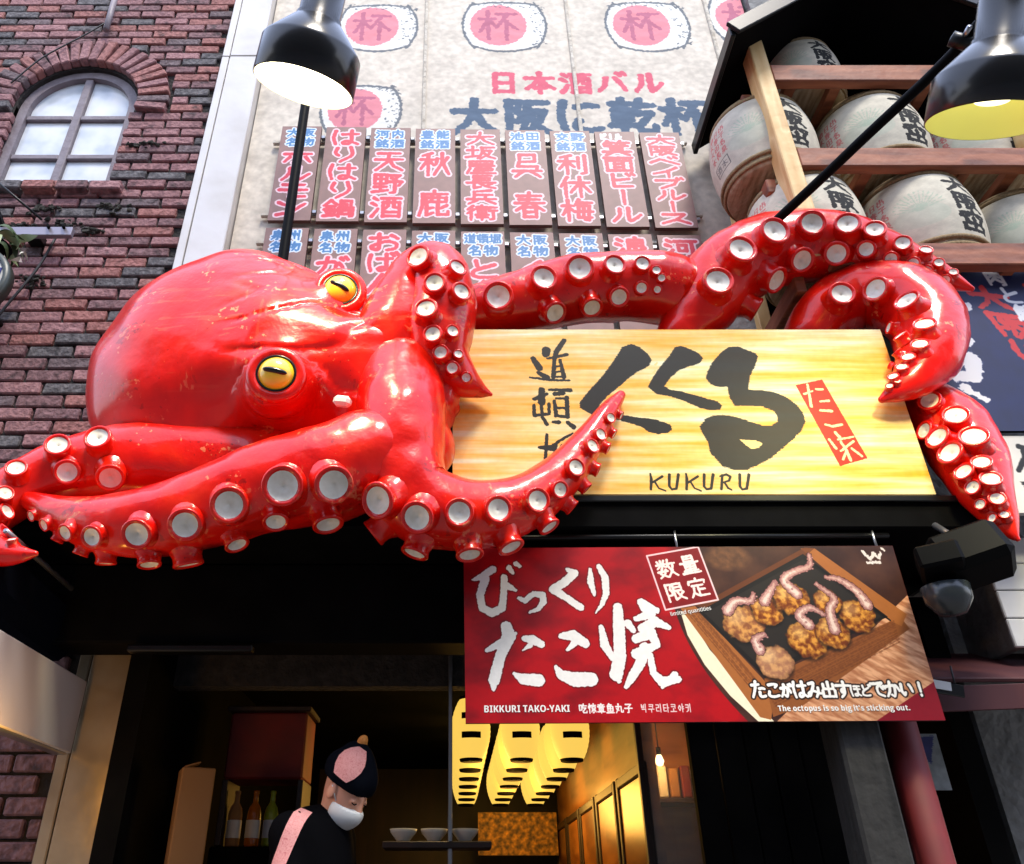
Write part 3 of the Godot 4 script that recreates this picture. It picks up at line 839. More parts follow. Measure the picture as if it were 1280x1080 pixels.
const RU_EYE := [[132.4, 63.6], [134.6, 66.5], [137.2, 68.8], [140.5, 67.9], [142.7, 65.8], [139.4, 64.0]]
const RED_LABEL := [[164.8, 33.5], [178.3, 30.2], [188.9, 73.5], [175.4, 77.6]]
const DOTONBORI := [[46.1, 12.8, 2.2, 45.8, 15.1, 2.0], [55.3, 6.9, 1.3, 51.1, 13.7, 1.4, 49.7, 19.1, 1.0, 48.7, 28.8, 1.2], [46.5, 17.8, 0.6, 56.1, 15.5, 1.0], [52.6, 18.7, 0.8, 53.8, 28.8, 1.2], [49.9, 22.5, 0.6, 53.1, 22.5, 0.6], [49.3, 25.7, 0.6, 53.3, 25.7, 0.6], [49.1, 28.6, 0.6, 53.4, 28.6, 0.6], [39.3, 17.8, 1.3, 42.2, 23.5, 1.8], [41.4, 26.1, 1.0, 45.5, 29.2, 1.6], [37.3, 29.0, 0.5, 46.5, 30.5, 0.8, 56.3, 30.8, 0.5], [42.6, 36.1, 1.5, 42.2, 43.2, 1.9], [38.8, 41.5, 1.0, 44.9, 38.6, 0.9], [38.5, 44.9, 0.8, 38.3, 50.7, 0.9, 45.3, 49.8, 0.8, 45.7, 44.1, 0.8], [41.9, 43.2, 0.9, 42.1, 51.5, 0.8, 43.9, 55.5, 1.0], [46.2, 36.1, 0.7, 56.4, 36.5, 1.1], [48.8, 38.6, 1.2, 52.8, 38.2, 1.1], [48.2, 42.4, 0.8, 48.6, 50.7, 1.1], [49.2, 41.1, 0.6, 54.3, 41.1, 0.7], [54.3, 40.7, 1.1, 53.9, 51.5, 1.1], [48.7, 46.5, 0.7, 53.9, 46.5, 0.7], [48.7, 50.8, 0.8, 53.9, 51.5, 0.8], [47.1, 54.3, 0.8, 49.6, 54.3, 1.1], [53.7, 54.3, 0.9, 56.3, 57.0, 1.3], [43.6, 61.1, 0.8, 42.1, 75.2, 0.8], [39.8, 67.8, 0.8, 45.9, 68.2, 1.7], [38.6, 77.6, 0.7, 45.2, 73.6, 0.6], [46.4, 66.7, 0.8, 50.0, 63.9, 0.7, 55.7, 60.5, 0.6], [47.8, 65.9, 0.7, 46.4, 72.1, 0.6], [50.1, 66.7, 0.6, 48.8, 71.3, 0.5], [49.6, 69.8, 0.5, 55.8, 67.4, 0.6]]
const KUKURU_LATIN := [[89.0, 81.4, 0.4, 89.1, 84.2, 0.7, 88.3, 89.2, 0.6], [94.2, 82.8, 0.6, 89.4, 85.9, 0.5], [90.4, 85.2, 0.5, 91.9, 88.7, 0.4, 94.7, 90.0, 0.4], [97.5, 81.9, 0.7, 96.7, 87.7, 0.6, 97.6, 89.3, 0.5, 99.7, 88.9, 0.6, 101.6, 81.9, 0.7], [105.1, 81.4, 0.4, 105.1, 84.2, 0.7, 104.2, 89.2, 0.6], [110.2, 82.8, 0.6, 105.4, 85.9, 0.5], [106.4, 85.2, 0.5, 107.8, 88.7, 0.4, 110.5, 90.0, 0.4], [113.2, 81.9, 0.7, 112.2, 87.7, 0.6, 113.1, 89.3, 0.5, 115.2, 88.9, 0.6, 117.2, 81.9, 0.7], [121.3, 82.2, 0.6, 119.7, 89.2, 0.6], [120.2, 82.7, 0.4, 123.1, 81.8, 0.6, 124.8, 82.9, 0.6, 123.9, 84.9, 0.5, 121.0, 85.9, 0.4], [121.7, 85.9, 0.5, 122.8, 88.7, 0.5, 124.2, 89.5, 0.4], [129.2, 81.9, 0.7, 128.2, 87.7, 0.6, 129.0, 89.3, 0.5, 131.1, 88.9, 0.6, 133.3, 81.9, 0.7]]
const TAKOYA := [[170.6, 33.2, 0.6, 169.6, 45.6, 0.7], [167.9, 38.6, 0.6, 172.1, 36.9, 0.4], [174.2, 35.9, 0.6, 177.3, 35.9, 0.6], [174.6, 42.8, 0.5, 178.6, 42.4, 0.7], [173.4, 47.8, 0.6, 178.5, 48.2, 0.8], [173.9, 55.6, 0.5, 177.2, 56.6, 0.7, 181.5, 55.6, 0.7], [177.4, 59.9, 0.7, 178.9, 62.4, 0.8], [173.8, 63.7, 0.6, 175.8, 68.4, 0.7], [177.9, 63.7, 0.5, 185.2, 62.2, 0.5], [178.8, 64.8, 0.6, 180.3, 69.2, 0.7, 180.9, 74.4, 0.8], [184.8, 64.6, 0.6, 177.6, 69.8, 0.5], [180.2, 69.8, 0.5, 177.7, 74.1, 0.6], [183.1, 68.4, 0.6, 186.7, 72.4, 0.6]]
const BIKKURI_TAKO := [[3.7, 14.2, 0.5, 6.8, 13.2, 1.4, 12.2, 9.7, 1.7], [8.9, 13.9, 1.9, 6.6, 20.9, 1.6, 7.5, 26.3, 1.6, 11.5, 28.5, 1.7, 15.6, 26.3, 1.6, 16.5, 19.7, 1.4, 16.9, 13.2, 1.5], [17.3, 16.3, 1.5, 19.6, 17.8, 1.3, 21.5, 18.8, 0.6], [19.1, 8.9, 1.2, 20.5, 11.1, 0.9], [22.1, 7.2, 1.1, 23.7, 8.4, 0.8], [22.7, 22.2, 0.8, 25.1, 23.3, 1.2, 28.9, 20.4, 1.2, 32.4, 21.0, 1.5, 32.8, 23.9, 1.3, 30.3, 26.9, 1.0, 26.6, 28.4, 0.5], [43.6, 9.8, 0.8, 46.4, 11.6, 1.8, 42.1, 15.4, 1.8, 37.2, 18.6, 1.9, 42.2, 22.1, 1.5, 47.7, 26.2, 1.6], [53.3, 9.8, 0.7, 53.0, 15.4, 1.5, 54.0, 20.8, 0.8], [57.1, 8.6, 1.1, 59.2, 13.5, 1.6, 59.0, 20.3, 1.4, 56.8, 25.1, 0.9, 53.8, 28.7, 0.3], [17.0, 34.2, 2.3, 17.9, 38.0, 2.8, 14.2, 45.9, 2.1, 11.4, 55.3, 2.3, 11.1, 58.8, 0.8], [8.8, 43.7, 0.8, 13.7, 41.4, 1.8, 20.6, 36.9, 0.7], [23.9, 39.0, 1.1, 27.3, 39.6, 2.0, 30.7, 41.4, 1.5], [23.2, 43.9, 0.3, 26.4, 41.7, 1.1], [19.4, 53.0, 0.7, 22.7, 55.1, 2.1, 28.8, 55.6, 2.5], [39.2, 38.1, 1.3, 43.9, 38.0, 2.3, 48.3, 41.1, 1.9], [40.9, 43.9, 0.5, 43.7, 41.4, 1.4], [36.0, 50.5, 0.8, 37.7, 53.5, 1.9, 43.1, 55.4, 2.9, 49.5, 55.3, 2.7]]
const YAKI := [[63.1, 26.3, 1.9, 62.7, 34.7, 2.4, 61.8, 46.6, 2.5, 59.5, 53.6, 2.6, 60.4, 56.2, 0.8], [55.5, 34.7, 1.1, 56.2, 41.9, 1.9, 58.7, 46.9, 1.3], [66.5, 33.1, 1.7, 68.3, 35.9, 1.2], [73.1, 24.4, 1.8, 74.9, 26.6, 2.6, 78.9, 27.8, 1.3], [70.0, 31.3, 1.1, 76.3, 29.1, 2.1], [71.9, 35.3, 1.8, 77.7, 32.5, 2.2, 82.8, 34.8, 1.1], [69.0, 39.5, 1.8, 75.3, 37.1, 2.3, 77.1, 41.9, 1.5, 68.4, 45.5, 2.1], [72.2, 43.1, 2.3, 69.7, 49.0, 2.0, 65.5, 54.8, 1.7, 62.9, 58.3, 0.9], [73.9, 46.1, 1.3, 74.2, 53.0, 1.4, 77.2, 56.5, 2.0, 83.6, 55.5, 1.4], [77.0, 58.5, 0.7, 82.5, 53.9, 1.5]]
const STAMP := [[77.9, 4.0], [100.4, 0.0], [104.9, 23.4], [82.6, 27.6]]

# ---------------------------------------------------------------- street
func structure(called: String, mesh: Mesh, mat: Material, at := Vector3.ZERO) -> MeshInstance3D:
	var o := part(self, called, mesh, mat, at)
	o.set_meta("kind", "structure")
	return o

func street() -> void:
	var pave := structure("pavement", box(Vector3(60, 0.2, 60), 0.0), M.asphalt, Vector3(0, -0.1, 0))
	pave.set_meta("label", "light grey paving of the shopping street")
	# the row of houses across the street, behind the viewer, that keeps the low sky out of the shop
	var o := thing("opposite_house", "plain concrete house across the street behind the viewer", "building", Vector3(0, 0, 5.5))
	part(o, "wall", box(Vector3(34, 8.0, 1.0), 0.0), M.grey_wall, Vector3(0, 4.0, 0.5))
	part(o, "cornice", box(Vector3(34.2, 0.3, 1.3), 0.02), M.grey_wall, Vector3(0, 8.152, 0.5))

# ---------------------------------------------------------------- brick house
func brick_house() -> void:
	var front := -4.0
	var o := thing("brick_house", "old dark red brick house with an arched window, left of the octopus", "building", Vector3(-3.3, 0, front))
	# mortar bed in four pieces round the window opening, and a ring behind the arch
	for q in [[-1.76, -0.068, 0.0, 9.4], [0.848, 1.44, 0.0, 9.4], [-0.068, 0.848, 0.0, 5.83], [-0.068, 0.848, 7.195, 9.4]]:
		part(o, "wall", box(Vector3(q[1] - q[0], q[3] - q[2], 0.3), 0.0), M.mortar, Vector3((q[0] + q[1]) * 0.5, (q[2] + q[3]) * 0.5, -0.18))
	part(o, "wall", arch_frame(0.735, 0.458, 6.60, 6.735, 0.16, false), M.mortar, Vector3(0.39, 0, -0.112))
	var wx := 0.39      # window axis, in the house's own axes
	var spring := 6.735
	var pitch_y := 0.0915
	var pitch_x := 0.285
	var shapes := []
	for k in 5:
		var st := SurfaceTool.new()
		st.begin(Mesh.PRIMITIVE_TRIANGLES)
		add_box(st, Vector3.ZERO, Vector3(0.266, 0.077, 0.06), 0.007, 0.005)
		st.generate_normals()
		shapes.append(st.commit())
	var rest := SurfaceTool.new()
	rest.begin(Mesh.PRIMITIVE_TRIANGLES)
	var count := 0
	for j in range(15, 100):
		var y := j * pitch_y
		var shift := 0.5 * pitch_x if j % 2 else 0.0
		shift += rng.randf_range(-0.02, 0.02)
		for i in range(-1, 13):
			var x := -1.75 + i * pitch_x + shift
			var left := maxf(x - 0.133, -1.75)
			var right := minf(x + 0.133, 1.435)
			# cut back where the window, its arch and its sill are
			var dy := y - spring
			if y > 5.70 and absf(dy) < 0.86:
				var reach := 0.435
				if y < 5.86:
					reach = 0.56
				elif dy > -0.10:
					reach = sqrt(maxf(0.735 * 0.735 - dy * dy, 0.0))
				if reach > 0.0 and left < wx + reach and right > wx - reach:
					if x < wx:
						right = minf(right, wx - reach - 0.008)
					else:
						left = maxf(left, wx + reach + 0.008)
			if right - left < 0.05:
				continue
			var c := Vector3((left + right) * 0.5, y, -0.03 + rng.randf_range(-0.007, 0.006))
			var stretch := (right - left) / 0.266
			var wp := c + o.position
			var depth := (wp.y - 1.45) * 0.5075 - wp.z * 0.8616
			var u := wp.x / depth
			var v := ((wp.y - 1.45) * 0.8616 + wp.z * 0.5075) / depth
			var hidden := Vector2((u + 0.255) / 0.185, (v - 0.07) / 0.15).length() < 0.8 or v < -0.02
			if u > -0.61 and v < 0.545 and v > -0.06 and not hidden and count < 276:
				var b := part(o, "brick", shapes[rng.randi() % 5], M.bricks[pick_tone()], c, Vector3(0, 0, rng.randf_range(-0.5, 0.5)))
				b.scale = Vector3(stretch, 1, 1)
				count += 1
			else:
				add_box(rest, c, Vector3(right - left, 0.077, 0.06), 0.008)
	rest.generate_normals()
	var more := part(o, "brickwork", rest.commit(), M.bricks[1])
	more.set_meta("kind", "stuff")
	# arch of soldier bricks
	var wedge := SurfaceTool.new()
	wedge.begin(Mesh.PRIMITIVE_TRIANGLES)
	add_box(wedge, Vector3.ZERO, Vector3(0.245, 0.072, 0.09), 0.008, 0.004)
	wedge.generate_normals()
	var wm := wedge.commit()
	for k in 24:
		var a := deg_to_rad(-6.0 + 192.0 * k / 23.0)
		var b := part(o, "arch_brick", wm, M.bricks[pick_tone()], Vector3(wx + cos(a) * 0.60, spring + sin(a) * 0.60, -0.012 + rng.randf_range(-0.006, 0.008)), Vector3(0, 0, rad_to_deg(a)))
		b.scale = Vector3(rng.randf_range(0.94, 1.04), 1, 1)
	# sill of header bricks
	for k in 5:
		part(o, "sill_brick", box(Vector3(0.218, 0.08, 0.14), 0.008), M.bricks[pick_tone()], Vector3(wx - 0.48 + k * 0.235 + rng.randf_range(-0.006, 0.006), 5.79, -0.01 + rng.randf_range(-0.008, 0.008)), Vector3(-2, rng.randf_range(-1, 1), rng.randf_range(-1, 1)))
	# weathered clumps of moss and broken mortar on the courses
	for q in [[1.0, 6.26, 0.13], [0.92, 5.62, 0.1], [0.35, 5.42, 0.16], [0.62, 5.44, 0.09], [0.45, 5.60, 0.1], [0.8, 5.40, 0.12], [0.55, 4.95, 0.08], [0.35, 4.62, 0.09]]:
		var clump := SurfaceTool.new()
		clump.begin(Mesh.PRIMITIVE_TRIANGLES)
		for n in 26:
			var s := rng.randf_range(0.008, 0.026)
			add_box(clump, Vector3(rng.randfn(0, q[2] * 0.5), rng.randfn(0, 0.022), rng.randf_range(-0.01, 0.012)), Vector3(s * rng.randf_range(1, 2), s, s), 0.004, s * 0.25)
		clump.generate_normals()
		part(o, "crust", clump.commit(), M.moss, Vector3(q[0], q[1], 0.006))
	# the arched window
	var win := Node3D.new()
	win.name = "window"
	o.add_child(win)
	win.position = Vector3(wx, 0, -0.10)
	part(win, "frame", arch_frame(0.455, 0.385, 5.835, spring, 0.07), M.window_frame)
	part(win, "mullion", box(Vector3(0.062, 1.245, 0.05), 0.006), M.window_frame, Vector3(0, 6.495, 0.0))
	for y in [6.225, 6.66]:
		for s in [-1, 1]:
			part(win, "glazing_bar", box(Vector3(0.352, 0.05, 0.044), 0.006), M.window_frame, Vector3(s * 0.2085, y, 0.0))
	for s in [-1, 1]:
		part(win, "pane", box(Vector3(0.35, 0.345, 0.008), 0.0), M.frosted, Vector3(s * 0.2085, 6.028, -0.012))
		part(win, "pane", box(Vector3(0.35, 0.38, 0.008), 0.0), M.frosted, Vector3(s * 0.2085, 6.443, -0.012))
		part(win, "pane", arch_pane(s, 0.033, 0.383, 6.686, spring, 0.392), M.frosted, Vector3(0, 0, -0.012))
	part(win, "dark_room", box(Vector3(0.98, 1.5, 0.02), 0.0), M.shade_black, Vector3(0, 6.5, -0.08))
	# downpipe stub and loose wires
	part(o, "pipe", tube([Vector3(0.45, 8.0, 0.06), Vector3(0.47, 7.56, 0.06)], [0.024], 10), M.window_frame)
	part(o, "cable", tube(smooth_line([Vector3(0.42, 7.7, 0.03), Vector3(0.30, 7.5, 0.05), Vector3(0.05, 7.2, 0.06), Vector3(-0.12, 6.9, 0.05)], 5), [0.006], 6), M.wire)
	part(o, "cable", tube(smooth_line([Vector3(0.62, 5.3, 0.03), Vector3(0.57, 5.0, 0.04), Vector3(0.42, 4.55, 0.05), Vector3(0.3, 4.0, 0.04), Vector3(0.33, 3.4, 0.04)], 5), [0.009], 6), M.wire)

func pick_tone() -> int:
	return [0, 0, 0, 1, 1, 2, 2, 3, 4, 4, 5, 5][rng.randi() % 12]

func arch_line(half: float, foot: float, spring: float) -> Array:
	var out := [Vector2(half, foot)]
	for k in 25:
		var a := PI * k / 24.0
		out.append(Vector2(cos(a) * half, spring + sin(a) * half))
	out.append(Vector2(-half, foot))
	return out

func arch_frame(outer: float, inner: float, foot: float, spring: float, thick: float, closed := true) -> ArrayMesh:
	var st := SurfaceTool.new()
	st.begin(Mesh.PRIMITIVE_TRIANGLES)
	st.set_smooth_group(-1)
	var a := arch_line(outer, foot, spring)
	var b := arch_line(inner, foot + (0.06 if closed else 0.0), spring)
	var z := thick * 0.5
	for i in (a.size() if closed else a.size() - 1):
		var j := (i + 1) % a.size()
		var c := Vector3((a[i].x + a[j].x + b[i].x + b[j].x) / 4, (a[i].y + a[j].y + b[i].y + b[j].y) / 4, 0)
		var p := func(q: Vector2, s: float): return Vector3(q.x, q.y, s * z)
		quad_out(st, c, p.call(a[i], 1), p.call(a[j], 1), p.call(b[j], 1), p.call(b[i], 1))
		quad_out(st, c, p.call(a[i], -1), p.call(a[j], -1), p.call(a[j], 1), p.call(a[i], 1))
		quad_out(st, c, p.call(b[i], -1), p.call(b[j], -1), p.call(b[j], 1), p.call(b[i], 1))
	st.generate_normals()
	return st.commit()

func arch_pane(s: int, x0: float, x1: float, foot: float, spring: float, r: float) -> ArrayMesh:
	var top := []
	for k in 13:
		var x := lerpf(x0, x1, k / 12.0)
		top.append(Vector2(s * x, spring + sqrt(maxf(r * r - x * x, 0.0001))))
	var st := SurfaceTool.new()
	st.begin(Mesh.PRIMITIVE_TRIANGLES)
	st.set_smooth_group(-1)
	for k in 12:
		var p := Vector3(top[k].x, foot, 0)
		var q := Vector3(top[k + 1].x, foot, 0)
		quad_out(st, Vector3(p.x, p.y, -1), p, q, Vector3(top[k + 1].x, top[k + 1].y, 0), Vector3(top[k].x, top[k].y, 0))
	st.generate_normals()
	return st.commit()

# ---------------------------------------------------------------- cream house with the painted wall
func bar_house() -> void:
	var o := thing("bar_house", "cream plastered house front painted with blue and red writing above the octopus", "building", Vector3(0.45, 0, -4.05))
	# painting on the wall: 4.0 m wide, 3.4 m high, lower left corner at x -1.53, y 5.0
	var k := 240.0
	var p := Pic.new(960, 816, Color(0.80, 0.765, 0.705))
	p.mottle(0.10, 0.05, 5)
	p.mottle(0.07, 0.010, 6)
	var at := func(x: float, y: float): return Vector2((x + 1.53) * k, (8.4 - y) * k)
	var blue := Color(0.28, 0.36, 0.45)
	var pink := Color(0.80, 0.34, 0.42)
	var s := []
	var word := "日本酒バル"
	for i in word.length():
		var c: Vector2 = at.call(0.27 + i * 0.285, 7.17)
		s.append_array(glyph(word[i], c, Vector2(0.24 * k, 0), Vector2(0, 0.26 * k), 0.024 * k))
	p.lay(s, [[0.0, pink, 0.92]], 2.4)
	s = []
	word = "大阪に乾杯"
	for i in word.length():
		var c: Vector2 = at.call(-0.03 + i * 0.405, 6.85)
		s.append_array(glyph(word[i], c, Vector2(0.37 * k, 0), Vector2(0, 0.42 * k), 0.035 * k))
	p.lay(s, [[0.0, blue, 0.92]], 3.0)
	# sketched sake casks with pink paper
	for q in [[-0.72, 6.72, 0.31], [-0.64, 7.78, 0.33], [0.42, 7.80, 0.35], [1.62, 7.80, 0.35], [2.5, 7.9, 0.35]]:
		var c: Vector2 = at.call(q[0], q[1])
		var r: float = q[2] * k
		p.disc(c.x, c.y, r, r * 0.95, func(u, v, _x, _y):
			var e: float = pow(absf(u), 3.0) + pow(absf(v), 2.5)
			return Color(0.86, 0.86, 0.83, 0.85 if e < 1.0 else 0.0))
		p.disc(c.x - r * 0.15, c.y, r * 0.68, r * 0.8, func(u, v, x, y):
			var n: float = p.wob.get_noise_2d(x * 1.4, y * 1.4)
			return Color(0.82, 0.45, 0.50, 0.82 if u * u + v * v < 1.0 + n * 0.1 else 0.0))
		var edge := []
		for side in [-1.0, 1.0]:
			var line := PackedFloat32Array()
			for m in 9:
				var t := -1.0 + m * 0.25
				line.append_array([c.x + side * r * (1.0 - 0.26 * t * t), c.y + t * r * 0.9, 2.6])
			edge.append(line)
		for t in [-0.9, 0.9]:
			var line := PackedFloat32Array()
			for m in 9:
				var a := -1.0 + m * 0.25
				line.append_array([c.x + a * r * 0.77, c.y + t * r * 0.9 + (1.0 - a * a) * r * (0.22 if t > 0.0 else -0.10), 2.8])
			edge.append(line)
		for m in 40:
			var a := rng.randf_range(-1.0, 1.0)
			var b := c + Vector2(r * rng.randf_range(0.62, 0.98), a * r * 0.8)
			edge.append(PackedFloat32Array([b.x, b.y, 0.9, b.x + rng.randf_range(-5, 5), b.y + rng.randf_range(-5, 5), 0.9]))
			b = c + Vector2(a * r * 0.85, -r * rng.randf_range(0.72, 0.92))
			edge.append(PackedFloat32Array([b.x, b.y, 0.9, b.x + rng.randf_range(-6, 6), b.y + rng.randf_range(-3, 3), 0.9]))
		p.lay(edge, [[0.0, Color(0.34, 0.37, 0.40), 0.85]], 2.5)
		p.lay(glyph("杯", c + Vector2(-r * 0.62, -r * 0.6), Vector2(r * 0.95, 0), Vector2(0, r * 1.2), r * 0.055), [[0.0, Color(0.56, 0.30, 0.42), 0.55]], 3.0)
	var paint := printed(p, 0.9)
	paint.normal_enabled = true
	paint.normal_texture = relief(256, 0.06, 4, 5, 5.0)
	paint.normal_scale = 0.12
	# wall panels with open joints; each shows its piece of the painting
	var joints := [-1.53, -0.235, 0.955, 2.145, 2.47]
	for i in joints.size() - 1:
		var x0: float = joints[i] + 0.006
		var x1: float = joints[i + 1] - 0.006
		part(o, "wall_panel", painted_panel(x0, x1, 5.0, 8.4, paint), null, Vector3(-o.position.x, 0, 0))
		part(o, "wall_panel", box(Vector3(x1 - x0, 2.3, 0.1), 0.006), M.plaster, Vector3((x0 + x1) * 0.5 - o.position.x, 3.84, -0.052))
		if i > 0:
			part(o, "joint_strip", box(Vector3(0.03, 3.4, 0.02), 0.008), M.plaster, Vector3(joints[i] - o.position.x, 6.7, 0.006))
	part(o, "backing", box(Vector3(4.0, 6.0, 0.1), 0.0), M.mortar, Vector3(0.02, 5.4, -0.16))
	# pilaster of metal panels on the left
	for q in [[0.01, 2.66, "tan_metal"], [2.668, 4.9, "cream_metal"], [4.908, 7.235, "cream_metal"], [7.243, 9.0, "cream_metal"]]:
		var lo: float = q[0]
		var hi: float = q[1]
		part(o, "pilaster_panel", box(Vector3(0.056, hi - lo, 0.16), 0.005), M[q[2]], Vector3(-1.815 - o.position.x, (lo + hi) * 0.5, 0.015))
		part(o, "pilaster_panel", box(Vector3(0.246, hi - lo, 0.18), 0.006), M[q[2]], Vector3(-1.655 - o.position.x, (lo + hi) * 0.5, 0.01))
	part(o, "pilaster_core", box(Vector3(0.28, 9.0, 0.1), 0.0), M.shade_black, Vector3(-1.68 - o.position.x, 4.5, -0.05))
	# rails the menu boards hang on
	for y in [6.30, 5.56, 5.30, 4.55]:
		part(o, "rail", box(Vector3(3.06, 0.03, 0.03), 0.004), M.plaster, Vector3(0.19 - o.position.x, y, 0.03))

func painted_panel(x0: float, x1: float, y0: float, y1: float, face: Material) -> ArrayMesh:
	var m := board(Vector2(x1 - x0, y1 - y0), 0.1, M.plaster, face)
	# shift to its place and give the face its share of the painting
	var out := ArrayMesh.new()
	var c := Vector3((x0 + x1) * 0.5, (y0 + y1) * 0.5, -0.05)
	for s in m.get_surface_count():
		var a := m.surface_get_arrays(s)
		var v: PackedVector3Array = a[Mesh.ARRAY_VERTEX]
		var uv := PackedVector2Array()
		for i in v.size():
			v[i] += c
			uv.append(Vector2((v[i].x + 1.53) / 4.0, (8.4 - v[i].y) / 3.4))
		a[Mesh.ARRAY_VERTEX] = v
		a[Mesh.ARRAY_TEX_UV] = uv
		out.add_surface_from_arrays(Mesh.PRIMITIVE_TRIANGLES, a)
		out.surface_set_material(s, M.plaster if s == 0 else face)
	return out

# ---------------------------------------------------------------- shop building: canopy and room
func shop_building() -> void:
	var o := thing("takoyaki_shop", "black fronted takoyaki shop with deep canopy under the octopus", "building", Vector3(0.3, 0, -3.95))
	var z := 3.95
	# canopy: box from the sign back to the wall
	part(o, "canopy", box(Vector3(4.86, 0.15, 0.76), 0.01), M.black, Vector3(-0.42, 2.925, z - 3.58))
	part(o, "canopy_box", box(Vector3(3.84, 0.9, 0.3), 0.01), M.black, Vector3(0.08, 3.452, z - 3.79))
	part(o, "lintel", box(Vector3(4.5, 0.38, 0.22), 0.01), M.black, Vector3(-0.43, 2.658, z - 3.72))
	part(o, "fascia_trim", box(Vector3(3.87, 0.03, 0.02), 0.004), M.black_metal, Vector3(0.08, 2.985, z - 3.188))
	# room
	part(o, "ceiling", box(Vector3(3.9, 0.08, 5.4), 0.0), M.shade_black, Vector3(0.1, 2.72, z - 6.54))
	part(o, "floor", box(Vector3(3.9, 0.2, 6.0), 0.0), M.shade_black, Vector3(0.1, 0.101, z - 6.3))
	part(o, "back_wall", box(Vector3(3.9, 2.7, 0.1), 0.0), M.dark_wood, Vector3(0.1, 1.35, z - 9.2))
	part(o, "side_wall", box(Vector3(0.1, 2.68, 5.4), 0.0), M.shade_black, Vector3(-1.78, 1.34, z - 6.5))
	part(o, "side_wall", box(Vector3(0.1, 2.68, 5.4), 0.0), M.shade_black, Vector3(2.0, 1.34, z - 6.5))
	part(o, "counter", box(Vector3(2.1, 1.1, 0.5), 0.02), M.black, Vector3(-0.6, 0.55, z - 3.0))
	# dark boarded front to the right of the opening
	for i in 6:
		part(o, "board", box(Vector3(0.118, 2.5, 0.05), 0.006), M.black, Vector3(0.80 + i * 0.122, 1.25, z - 3.78 + 0.004 * (i % 2)))
	part(o, "door_post", box(Vector3(0.17, 2.45, 0.17), 0.012), M.grey_timber, Vector3(1.27, 1.23, z - 3.34))
	# bright metal bar under the lintel
	part(o, "metal_bar", box(Vector3(0.56, 0.03, 0.05), 0.006), M.black_metal, Vector3(-1.48, 2.43, z - 3.58))
	# end of the canopy: mitred black sheet towards the neighbour
	part(o, "end_plate", box(Vector3(0.03, 0.20, 0.74), 0.004), M.black_metal, Vector3(2.03, 2.90, z - 3.58))

func neighbour() -> void:
	var o := thing("neighbour_house", "grey rendered house front behind the cask rack on the right", "building", Vector3(3.6, 0, -3.98))
	part(o, "wall", box(Vector3(4.4, 9.0, 0.3), 0.0), M.grey_wall, Vector3(1.09, 4.5, -0.16))
	part(o, "ledge", box(Vector3(3.9, 0.12, 0.25), 0.01), M.grey_wall, Vector3(1.1, 2.66, 0.12))

